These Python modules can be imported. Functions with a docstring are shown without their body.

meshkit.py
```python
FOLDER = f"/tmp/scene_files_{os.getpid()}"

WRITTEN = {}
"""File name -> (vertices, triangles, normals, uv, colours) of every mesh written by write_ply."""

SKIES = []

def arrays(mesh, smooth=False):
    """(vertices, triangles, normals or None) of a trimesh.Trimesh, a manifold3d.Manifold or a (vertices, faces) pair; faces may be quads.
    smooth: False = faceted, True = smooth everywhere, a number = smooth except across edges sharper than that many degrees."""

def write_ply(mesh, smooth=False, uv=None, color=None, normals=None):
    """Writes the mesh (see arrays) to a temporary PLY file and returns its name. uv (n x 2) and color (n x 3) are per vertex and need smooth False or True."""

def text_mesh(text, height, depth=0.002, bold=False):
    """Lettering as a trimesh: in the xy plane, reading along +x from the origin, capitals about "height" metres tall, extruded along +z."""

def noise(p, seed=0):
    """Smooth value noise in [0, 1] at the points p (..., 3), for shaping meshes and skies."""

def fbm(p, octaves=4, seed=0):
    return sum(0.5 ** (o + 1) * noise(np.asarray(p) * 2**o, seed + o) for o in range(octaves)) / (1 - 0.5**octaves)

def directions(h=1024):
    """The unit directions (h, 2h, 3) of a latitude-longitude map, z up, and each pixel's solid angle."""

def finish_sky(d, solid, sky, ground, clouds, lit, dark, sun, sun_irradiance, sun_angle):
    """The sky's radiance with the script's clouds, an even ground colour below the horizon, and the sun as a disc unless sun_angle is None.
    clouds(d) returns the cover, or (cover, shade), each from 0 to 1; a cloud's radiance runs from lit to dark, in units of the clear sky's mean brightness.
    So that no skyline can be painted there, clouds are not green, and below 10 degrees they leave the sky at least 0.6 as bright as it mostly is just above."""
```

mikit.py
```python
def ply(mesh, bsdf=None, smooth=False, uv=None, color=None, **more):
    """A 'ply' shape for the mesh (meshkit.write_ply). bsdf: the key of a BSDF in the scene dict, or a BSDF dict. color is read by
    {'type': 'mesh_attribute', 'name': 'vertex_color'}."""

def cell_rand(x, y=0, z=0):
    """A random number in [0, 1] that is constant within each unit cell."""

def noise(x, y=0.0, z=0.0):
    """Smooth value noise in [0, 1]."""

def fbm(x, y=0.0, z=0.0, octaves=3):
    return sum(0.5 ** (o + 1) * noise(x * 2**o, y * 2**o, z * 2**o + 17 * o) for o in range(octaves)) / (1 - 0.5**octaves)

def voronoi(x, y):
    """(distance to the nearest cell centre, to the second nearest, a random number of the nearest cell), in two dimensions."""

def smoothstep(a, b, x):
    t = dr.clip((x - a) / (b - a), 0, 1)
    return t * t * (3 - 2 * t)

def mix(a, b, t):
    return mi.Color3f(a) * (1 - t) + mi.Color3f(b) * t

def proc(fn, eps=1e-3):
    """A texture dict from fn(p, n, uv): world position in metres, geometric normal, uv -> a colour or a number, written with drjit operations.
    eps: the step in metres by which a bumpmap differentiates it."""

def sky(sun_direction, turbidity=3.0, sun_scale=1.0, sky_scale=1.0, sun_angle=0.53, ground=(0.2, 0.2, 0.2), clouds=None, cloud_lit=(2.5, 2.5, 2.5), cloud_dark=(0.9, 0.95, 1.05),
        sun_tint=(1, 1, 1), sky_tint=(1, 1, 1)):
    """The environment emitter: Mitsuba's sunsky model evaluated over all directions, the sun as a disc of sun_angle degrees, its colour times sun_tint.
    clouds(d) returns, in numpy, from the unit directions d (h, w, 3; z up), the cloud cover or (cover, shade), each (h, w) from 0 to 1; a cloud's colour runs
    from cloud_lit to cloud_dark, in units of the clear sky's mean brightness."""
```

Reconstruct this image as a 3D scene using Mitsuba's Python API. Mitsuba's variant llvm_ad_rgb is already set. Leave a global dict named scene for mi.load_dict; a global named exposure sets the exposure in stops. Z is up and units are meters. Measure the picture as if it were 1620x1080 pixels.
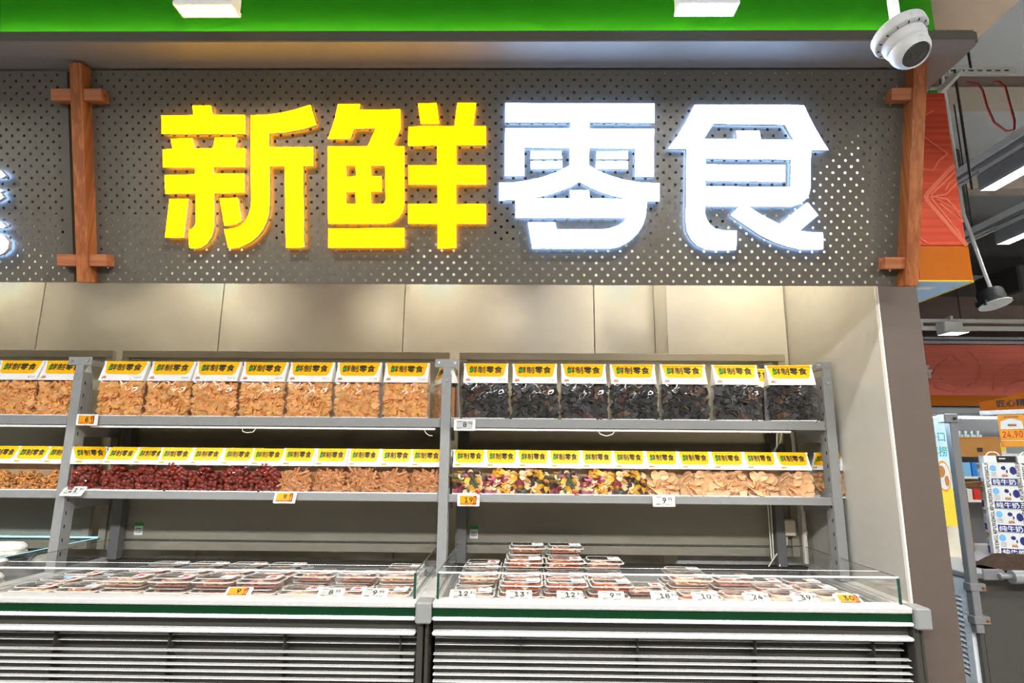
import math, random
import numpy as np, trimesh, mitsuba as mi, mikit, drjit as dr
from shapely.geometry import Polygon
from mikit import noise, fbm, smoothstep, mix, proc
T = mi.ScalarTransform4f
scene, labels = {}, {}

# ------------------------------------------------------------------ camera
F, PITCH, ROLL, YAW, EYE = 920.0, math.radians(10.75), math.radians(0.48), math.radians(0.82), (0.0, 0.0, 1.37)
fwd = np.array([-math.sin(YAW) * math.cos(PITCH), math.cos(YAW) * math.cos(PITCH), math.sin(PITCH)])
right = np.array([math.cos(YAW), math.sin(YAW), 0.0])
upv = np.cross(right, fwd)
upv = -right * math.sin(ROLL) + upv * math.cos(ROLL)
scene['camera'] = {'type': 'perspective', 'fov_axis': 'x', 'fov': math.degrees(2 * math.atan(810 / F)), 'near_clip': 0.05, 'far_clip': 100.0,
                   'to_world': T().look_at(origin=list(EYE), target=list(np.array(EYE) + fwd), up=list(upv))}
exposure = 0.0

# ------------------------------------------------------------------ light levels (radiance)
FRONT = (84, 85, 86)        # linear lamps nearest the freezers, over the photographer
FAR_FILL = (44, 44, 43)          # fill lamps added at the right, outside the frame, to brighten the far end
STORE = (7.5, 7.7, 7.8)         # linear store lamps over the aisle, outside the frame
WALLWASH = (1.0, 0.86, 0.60)    # spots hidden between the sign and the wall
YELLOW = (13.0, 6.6, 0.0)      # lit yellow letters
WHITE = (7.0, 11.5, 19.5)        # lit cold white letters
COVE = (80, 84, 60)          # strip in the trough under the green fascia
CYAN = (0.7, 1.7, 2.4)          # emitters added for the lit blue glass edges of the left freezer
KEY = (620, 620, 600)           # box lamps over the sign, aimed at the goods
LAMP = (60.0, 60.0, 59.0)
COLD = (26.0, 40.0, 52.0)        # cold cooler lamp behind the pillar          # small track lamps in view

# ------------------------------------------------------------------ helpers
COUNT = {}
def number(key):
    n = COUNT.get(key, 0); COUNT[key] = n + 1
    return key if n == 0 else f'{key}_{n:03d}'
def tag(key, label=None, cat=None, group=None, kind=None):
    d = labels.setdefault(key, {})
    for k, v in (('label', label), ('category', cat), ('group', group), ('kind', kind)):
        if v: d[k] = v
def thing(name, label, cat, group=None, kind=None):
    k = number(name); tag(k, label, cat, group, kind)
    return k
def put(key, d, at=None, **more):
    e = {**d, **more}
    if at is not None: e['to_world'] = at
    scene[key] = e
    return key
def part(parent, name, d, at=None, label=None, kind=None, **more):
    k = number(parent + '__' + name)
    put(k, d, at, **more)
    if label or kind: tag(k, label, None, None, kind)
    return k
def solo(name, d, label, cat, group=None, kind=None, at=None):
    k = thing(name, label, cat, group, kind)
    return put(k, d, at)
def S(mesh, m, smooth=False, **k):
    return mikit.ply(mesh, 'mat_' + m, smooth=smooth, **k)
def emit(mesh, rad, weight=1.0, m='lamp_face'):
    return {**mikit.ply(mesh, 'mat_' + m), 'emitter': {'type': 'area', 'sampling_weight': float(weight), 'radiance': {'type': 'rgb', 'value': list(rad)}}}
def tm(v, f): return trimesh.Trimesh(np.asarray(v, float), np.asarray(f, int), process=False)
def cat(*ms):
    ms = [m for x in ms for m in (x if isinstance(x, (list, tuple)) else [x])]
    v, f, o = [], [], 0
    for m in ms:
        v.append(np.asarray(m.vertices)); f.append(np.asarray(m.faces) + o); o += len(m.vertices)
    return tm(np.vstack(v), np.vstack(f))
HB = {}
def bx(x0, x1, y0, y1, z0, z1, c=0.0):
    if c <= 0:
        v = np.array([[x, y, z] for x in (x0, x1) for y in (y0, y1) for z in (z0, z1)], float)
        f = [[0, 1, 3], [0, 3, 2], [4, 6, 7], [4, 7, 5], [0, 4, 5], [0, 5, 1], [2, 3, 7], [2, 7, 6], [0, 2, 6], [0, 6, 4], [1, 5, 7], [1, 7, 3]]
        return tm(v, f)
    c = min(c, (x1 - x0) * .45, (y1 - y0) * .45, (z1 - z0) * .45)
    if 'f' not in HB:   # chamfered box: 24 corner points, hull once
        p = np.array([[sx * (1 - (k != 0) * .2), sy * (1 - (k != 1) * .2), sz * (1 - (k != 2) * .2)] for sx in (-1, 1) for sy in (-1, 1) for sz in (-1, 1) for k in range(3)])
        p = np.array([[sx * (1 if k == 0 else .8), sy * (1 if k == 1 else .8), sz * (1 if k == 2 else .8)] for sx in (-1, 1) for sy in (-1, 1) for sz in (-1, 1) for k in range(3)])
        from scipy.spatial import ConvexHull
        h = ConvexHull(p); f = h.simplices.copy()
        a = p[f]; nn = np.cross(a[:, 1] - a[:, 0], a[:, 2] - a[:, 0]); flip = (nn * a.mean(1)).sum(1) < 0
        f[flip] = f[flip][:, ::-1]; HB['f'] = f; HB['p'] = p
    p = HB['p']; half = np.array([x1 - x0, y1 - y0, z1 - z0]) / 2; mid = np.array([x0 + x1, y0 + y1, z0 + z1]) / 2
    v = mid + np.sign(p) * np.where(np.abs(p) > .9, half, half - c)
    return tm(v, HB['f'])
def quad(a, b, c, d): return tm([a, b, c, d], [[0, 1, 2], [0, 2, 3]])
def cyl(p0, p1, r, n=12, r1=None, caps=True):
    p0, p1 = np.array(p0, float), np.array(p1, float); r1 = r if r1 is None else r1
    w = (p1 - p0) / np.linalg.norm(p1 - p0); u = np.cross(w, [0, 0, 1] if abs(w[2]) < .9 else [1, 0, 0]); u /= np.linalg.norm(u); t = np.cross(w, u)
    a = np.arange(n) * 2 * np.pi / n; ring = np.cos(a)[:, None] * u + np.sin(a)[:, None] * t
    v = np.vstack([p0 + ring * r, p1 + ring * r1, [p0], [p1]]); i = np.arange(n); j = (i + 1) % n
    f = [np.stack([i, j, j + n], 1), np.stack([i, j + n, i + n], 1)]
    if caps: f += [np.stack([j, i, 0 * i + 2 * n], 1), np.stack([i + n, j + n, 0 * i + 2 * n + 1], 1)]
    return tm(v, np.vstack(f))
def tube(pts, r, n=6):
    pts = np.array(pts, float); d = np.gradient(pts, axis=0); d /= np.linalg.norm(d, axis=1)[:, None]
    u = np.cross(d[0], [0.3, .2, .9]); u /= np.linalg.norm(u); rings = []
    for p, w in zip(pts, d):
        u = u - w * (u @ w); u /= np.linalg.norm(u); t = np.cross(w, u); a = np.arange(n) * 2 * np.pi / n
        rings.append(p + r * (np.cos(a)[:, None] * u + np.sin(a)[:, None] * t))
    i = np.arange(n); j = (i + 1) % n; f = []
    for k in range(len(pts) - 1):
        f += [np.stack([i, j, j + n], 1) + k * n, np.stack([i, j + n, i + n], 1) + k * n]
    return tm(np.vstack(rings), np.vstack(f))
def lathe(prof, n=32):
    prof = np.array(prof, float); a = np.arange(n) * 2 * np.pi / n
    v = np.vstack([np.stack([r * np.cos(a), r * np.sin(a), 0 * a + z], 1) for r, z in prof]); i = np.arange(n); j = (i + 1) % n; f = []
    for k in range(len(prof) - 1): f += [np.stack([i, j, j + n], 1) + k * n, np.stack([i, j + n, i + n], 1) + k * n]
    return tm(v, np.vstack(f))
def ext(polys, d, s=.001):
    """polygons ([outer, hole...] in mm) extruded along +z by d"""
    return cat([trimesh.creation.extrude_polygon(Polygon(np.array(g[0]) * s, [np.array(h) * s for h in g[1:]]), d, engine='earcut') for g in polys])
def flat(polys, s=.001):
    """polygons as flat faces in the xy plane, facing +z"""
    out = []
    for g in polys:
        v, f = trimesh.creation.triangulate_polygon(Polygon(np.array(g[0]) * s, [np.array(h) * s for h in g[1:]]), engine='earcut')
        v = np.c_[v, np.zeros(len(v))]; a = v[f]; fl = np.cross(a[:, 1] - a[:, 0], a[:, 2] - a[:, 0])[:, 2] < 0
        f = np.array(f); f[fl] = f[fl][:, ::-1]; out.append(tm(v, f))
    return cat(out)
def xf(m, M):
    M = np.asarray(M, float); return tm(np.asarray(m.vertices) @ M[:3, :3].T + M[:3, 3], m.faces)
def frame(o, x, y, z):
    M = np.eye(4); M[:3, 0], M[:3, 1], M[:3, 2], M[:3, 3] = x, y, z, o
    return M
def mt(M): return T(np.asarray(M, float))
def place(x, y, z, rz=0, rx=0, s=1.0):
    c, n = math.cos(rz), math.sin(rz); cx, sx = math.cos(rx), math.sin(rx)
    R = np.array([[c, -n, 0], [n, c, 0], [0, 0, 1]]) @ np.array([[1, 0, 0], [0, cx, -sx], [0, sx, cx]])
    M = np.eye(4); M[:3, :3] = R * s; M[:3, 3] = (x, y, z)
    return M
UP_FACE = np.array([[1, 0, 0, 0], [0, 0, -1, 0], [0, 1, 0, 0], [0, 0, 0, 1.0]])   # xy drawing -> upright, facing -y
def text(s, h, bold=0):
    """flat lettering in the xy plane; CJK characters from the outlines below, others by the text helper. h = character height"""
    import meshkit
    x, out = 0.0, []
    for ch in s:
        if ch in FONT:
            m = flat(FONT[ch], h / 92.0); out.append(xf(m, place(x, .1 * h, 0))); x += h * 1.1
        elif ch == ' ': x += h * .5
        else:
            m = meshkit.text_mesh(ch, h, .0003, bool(bold)); out.append(xf(m, place(x, 0, 0))); x += m.bounds[1][0] + h * .16
    return cat(out), x

# ------------------------------------------------------------------ materials
def P(key, col, rough=.5, metal=0.0, spec=.3, two=True, **k):
    c = col if isinstance(col, dict) else {'type': 'rgb', 'value': list(col)}
    b = {'type': 'principled', 'base_color': c, 'roughness': rough, 'metallic': metal, 'specular': spec, **k}
    scene['mat_' + key] = {'type': 'twosided', 'bsdf': b} if two else b
def lin(r, g, b):
    f = lambda c: ((c / 255 + .055) / 1.055) ** 2.4 if c > 10 else c / 255 / 12.92
    return (f(r), f(g), f(b))
def speck(col, amt=.06, sc=60.0):
    c = mi.Color3f(*col)
    def fn(p, n, uv): return c * (1 - amt + 2 * amt * fbm(p.x * sc, p.y * sc, p.z * sc))
    return proc(fn)
def woodgrain(a, b, axis, sc=90.0):
    ca, cb = a, b
    def fn(p, n, uv):
        l, u, v = {'z': (p.z, p.x, p.y), 'x': (p.x, p.z, p.y)}[axis]
        g = noise(u * sc, v * sc, l * 3.0) * .6 + noise(u * sc * 3.1, v * sc * 3.1, l * 6.0) * .4
        g = g + .25 * noise(u * 14, v * 14, l * 1.3) - .12
        return mix(ca, cb, dr.clip(smoothstep(.25, .75, g), 0, 1))
    return proc(fn)
P('black', (.012, .012, .012), .6)
P('shop_wall', (.22, .21, .19), .7)
P('wall_paint', speck((.44, .425, .385), .03, 25), .33, spec=.55)
P('brown_paint', speck((.098, .072, .056), .05, 40), .6)
P('white_trim', (.72, .7, .64), .5)
P('soffit_paint', speck((.17, .15, .135), .04, 20), .42)
P('lamp_face', (.004, .004, .004), .9, spec=.02)
P('darkened_soffit', (.045, .042, .038), .7, spec=.1)  # soffit behind the sign, coloured near-black so the holes read dark
P('lip_paint', (.11, .098, .085), .5)
P('green_paint', (.028, .37, .003), .55)
P('tan_ceiling', speck((.74, .62, .48), .05, 30), .8)
P('perforated_metal', speck((.085, .074, .058), .05, 120), .5, spec=.12)
P('wood', woodgrain((.19, .055, .016), (.30, .10, .032), 'z'), .55, spec=.15)
P('wood_block', woodgrain((.24, .075, .028), (.32, .115, .05), 'x'), .55, spec=.15)
P('letter_side', (.40, .38, .35), .45)
P('grey_metal', speck((.255, .255, .245), .03, 80), .38, spec=.6)
P('light_metal', (.24, .24, .23), .35, spec=.3)
P('rear_metal', (.14, .14, .135), .45)
P('rail_metal', (.80, .80, .78), .25, spec=.6)
P('dark_metal', (.05, .046, .038), .5, spec=.1)
P('rack_panel', speck((.27, .25, .19), .03, 60), .5)
P('rack_frame', (.27, .245, .19), .45)
P('slot_dark', (.02, .02, .02), .7)
P('green_band', (.002, .034, .009), .3, spec=.2)
P('louver', (.55, .54, .51), .3, spec=.6)
P('deck', speck((.30, .29, .27), .1, 300), .5)
P('white_plastic', (.84, .83, .80), .4)
P('cream_plastic', (.78, .70, .54), .4)
P('cream_cable', (.76, .72, .60), .5)
P('screen_grey', (.50, .51, .48), .3)
P('screen_orange', (.80, .33, .01), .3)
P('screen_red', (.36, .03, .01), .3)
P('ink', (.012, .012, .012), .5)
P('bag_white', (.86, .85, .82), .42)
P('bag_yellow', (.92, .48, .004), .4)
P('bag_green', (.01, .33, .03), .4)
P('logo_brown', (.45, .15, .06), .5)
P('logo_orange', (.85, .33, .02), .5)
P('ink_grey', (.35, .35, .33), .5)
P('kraft', speck((.62, .44, .25), .06, 60), .6)
P('screw', (.7, .7, .7), .25, metal=.9)
P('edge_glint', (.78, .80, .78), .15)  # pale colour stands in for lamp reflections on the front glass edge
P('edge_green', (.015, .06, .04), .15)
P('edge_grey', (.07, .09, .08), .12)
P('rim_metal', (.52, .51, .48), .35, spec=.4)
P('cam_white', (.38, .38, .37), .4)
P('cam_black', (.02, .018, .016), .08, clearcoat=1.0)
P('red_ink', (.62, .03, .02), .5)
P('blue_ink', (.03, .22, .62), .5)
P('cloth', speck((.045, .022, .012), .3, 60), .9)
P('cardboard', speck((.34, .15, .035), .06, 50), .75)
P('cardboard_top', speck((.48, .22, .06), .06, 50), .75)
P('steel_grey', (.25, .25, .25), .3, metal=.3)
P('cabinet_grey', speck((.07, .064, .055), .04, 40), .45)
P('louver_white', (.80, .84, .86), .45)
P('cold_lit_blue', (.42, .60, .82), .5)  # cold lamp light put into the colour of a white panel
P('orange_strip', (.36, .085, .0), .5, spec=.1)
P('yellow_trim', (.85, .55, .01), .5)
P('pack_white', (.80, .78, .72), .4)
P('grey_taupe', speck((.36, .365, .36), .05, 5), .8)
P('tan_beam', (.33, .28, .22), .8)
P('dark_taupe', (.15, .105, .085), .8)
P('duct', (.035, .033, .03), .6)
P('trunk_metal', (.74, .72, .65), .4)
P('navy', (.025, .03, .17), .5)
P('sky_ink', (.20, .50, .78), .5)
P('teal_ink', (.10, .46, .50), .5)
P('poster_blue', (.62, .84, .90), .5)
P('poster_yellow', (.92, .68, .06), .5)
P('floor_tile', speck((.20, .19, .175), .08, 6), .3)
P('contents', {'type': 'mesh_attribute', 'name': 'vertex_color'}, .5, spec=.4)
P('contents_gloss', {'type': 'mesh_attribute', 'name': 'vertex_color'}, .25, spec=.6)
scene['mat_glass'] = {'type': 'thindielectric', 'int_ior': 1.5}
scene['mat_film'] = {'type': 'thindielectric', 'int_ior': 1.5}
scene['mat_clear_plastic'] = {'type': 'thindielectric', 'int_ior': 1.5}
P('rim_glare_plastic', (.74, .72, .66), .18, spec=.7)  # opaque pale edges stand in for glare on the clear trays
def redwood(p, n, uv):
    g = noise(p.x * 1.2, p.y * 1.2, p.z * 75.0) * .6 + noise(p.x * 3, p.y * 3, p.z * 210.0) * .4
    warp = fbm(p.x * 2.3, p.y * 2.3, p.z * 2.3)
    return mix((.40, .038, .014), (.54, .075, .033), dr.clip(smoothstep(.3, .7, g) * .7 + warp * .35, 0, 1))
P('pale_red_board', proc(lambda p, n, uv: redwood(p, n, uv) * .75 + mi.Color3f(.26, .10, .075)), .6, spec=.15)
P('red_board', proc(redwood), .6, spec=.15)
P('board_line', (.58, .125, .065), .6, spec=.15)

# outlines of lettering in millimetres and font units
SIGN = {"xin":[[[[-1288,-178],[-1171,-176],[-1175,-143],[-1109,-143],[-1104,-176],[-988,-176],[-989,-241],[-1288,-242]]],[[[-1256,-259],[-1179,-257],[-1172,-293],[-1104,-293],[-1096,-256],[-1018,-255],[-1026,-292],[-989,-292],[-991,-356],[-1106,-358],[-1106,-383],[-994,-382],[-995,-449],[-1106,-451],[-1107,-548],[-1110,-580],[-1119,-608],[-1137,-633],[-1160,-646],[-1189,-649],[-1199,-646],[-1199,-582],[-1189,-580],[-1180,-573],[-1174,-560],[-1172,-545],[-1171,-451],[-1281,-453],[-1282,-388],[-1172,-385],[-1171,-359],[-1286,-360],[-1286,-297],[-1250,-295]]],[[[-1266,-472],[-1199,-471],[-1220,-609],[-1286,-610]]],[[[-1084,-469],[-1019,-468],[-1008,-549],[-1030,-560],[-1049,-565],[-1069,-567]]],[[[-967,-177],[-901,-174],[-856,-168],[-803,-156],[-752,-140],[-732,-209],[-781,-224],[-842,-235],[-902,-239],[-903,-289],[-744,-288],[-745,-353],[-782,-354],[-782,-643],[-847,-645],[-847,-354],[-903,-355],[-905,-484],[-908,-521],[-917,-551],[-931,-580],[-951,-604],[-970,-621],[-993,-634],[-1020,-644],[-1051,-648],[-1057,-646],[-1070,-581],[-1038,-577],[-1011,-567],[-994,-552],[-982,-533],[-974,-507],[-970,-480],[-969,-305]]]],"xian":[[[[-653,-138],[-574,-137],[-578,-157],[-431,-156],[-431,-223],[-460,-284],[-418,-285],[-419,-486],[-421,-503],[-427,-520],[-438,-535],[-451,-546],[-470,-555],[-489,-558],[-693,-558],[-692,-286],[-548,-285],[-517,-220],[-598,-223],[-612,-257],[-691,-258],[-676,-223],[-664,-185]],[[-627,-352],[-591,-352],[-591,-391],[-627,-392]],[[-538,-352],[-485,-352],[-485,-475],[-488,-484],[-496,-489],[-539,-489],[-539,-444],[-500,-443],[-500,-391],[-538,-391]],[[-628,-445],[-592,-445],[-592,-489],[-628,-489]]],[[[-693,-576],[-419,-574],[-420,-642],[-693,-644]]],[[[-368,-135],[-302,-134],[-293,-204],[-358,-205]]],[[[-402,-216],[-238,-214],[-228,-134],[-161,-134],[-172,-214],[-127,-214],[-127,-280],[-232,-281],[-232,-352],[-127,-351],[-126,-417],[-233,-418],[-233,-489],[-126,-488],[-126,-556],[-233,-557],[-233,-643],[-299,-645],[-299,-557],[-404,-558],[-404,-489],[-299,-488],[-299,-418],[-403,-419],[-403,-352],[-299,-351],[-299,-281],[-403,-282]]]],"ling":[[[[-58,-134],[470,-136],[470,-202],[241,-200],[242,-222],[470,-224],[471,-390],[404,-390],[404,-292],[241,-290],[241,-351],[274,-370],[320,-388],[372,-402],[424,-410],[492,-413],[493,-476],[448,-476],[448,-499],[445,-529],[434,-563],[416,-592],[387,-619],[353,-637],[319,-644],[42,-645],[25,-551],[123,-551],[128,-577],[296,-576],[326,-570],[352,-560],[369,-548],[376,-535],[-19,-536],[-19,-474],[-79,-475],[-79,-412],[-25,-411],[28,-403],[80,-391],[125,-375],[174,-351],[173,-290],[10,-289],[11,-388],[-58,-389],[-58,-222],[173,-222],[173,-200],[-58,-200]],[[208,-408],[238,-425],[275,-441],[321,-456],[377,-468],[246,-467],[242,-438],[174,-438],[177,-466],[37,-467],[88,-457],[140,-441],[178,-425]]],[[[33,-301],[144,-301],[145,-327],[33,-328]]],[[[34,-336],[147,-336],[147,-362],[35,-364]]],[[[267,-302],[379,-301],[379,-328],[268,-328]]],[[[266,-336],[379,-336],[379,-363],[266,-363]]]],"shi":[[[[611,-139],[993,-141],[1012,-179],[1035,-220],[1059,-259],[1084,-296],[1023,-296],[1025,-428],[1021,-450],[1008,-470],[988,-485],[963,-493],[809,-494],[844,-517],[882,-537],[922,-557],[1017,-479],[1055,-524],[991,-579],[1032,-584],[1074,-585],[1078,-641],[1072,-645],[997,-645],[952,-635],[903,-619],[854,-595],[808,-565],[778,-545],[748,-525],[776,-493],[656,-493],[656,-521],[662,-540],[674,-558],[693,-572],[719,-578],[770,-580],[769,-647],[691,-648],[661,-646],[631,-633],[608,-610],[593,-581],[588,-547],[586,-293],[521,-292],[552,-249],[584,-195]],[[678,-205],[930,-208],[963,-261],[847,-261],[840,-229],[759,-229],[764,-259],[645,-259]],[[654,-326],[956,-329],[958,-425],[655,-424],[654,-404],[936,-407],[935,-348],[655,-347]]]],"left":[[[[-2018,-369],[-1884,-369],[-1862,-389],[-1869,-394],[-1880,-398],[-2019,-403]]],[[[-2021,-432],[-1891,-436],[-1873,-443],[-1887,-450],[-1874,-468],[-1898,-482],[-2023,-486]]],[[[-2026,-543],[-1915,-547],[-1887,-556],[-1869,-572],[-1879,-577],[-1911,-581],[-2028,-582]]],[[[-1981,-591],[-1907,-593],[-1880,-604],[-1862,-627],[-1865,-650],[-1883,-668],[-1906,-677],[-1985,-677]],[[-1960,-622],[-1899,-627],[-1895,-636],[-1905,-645],[-1961,-648]]]]}
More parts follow.
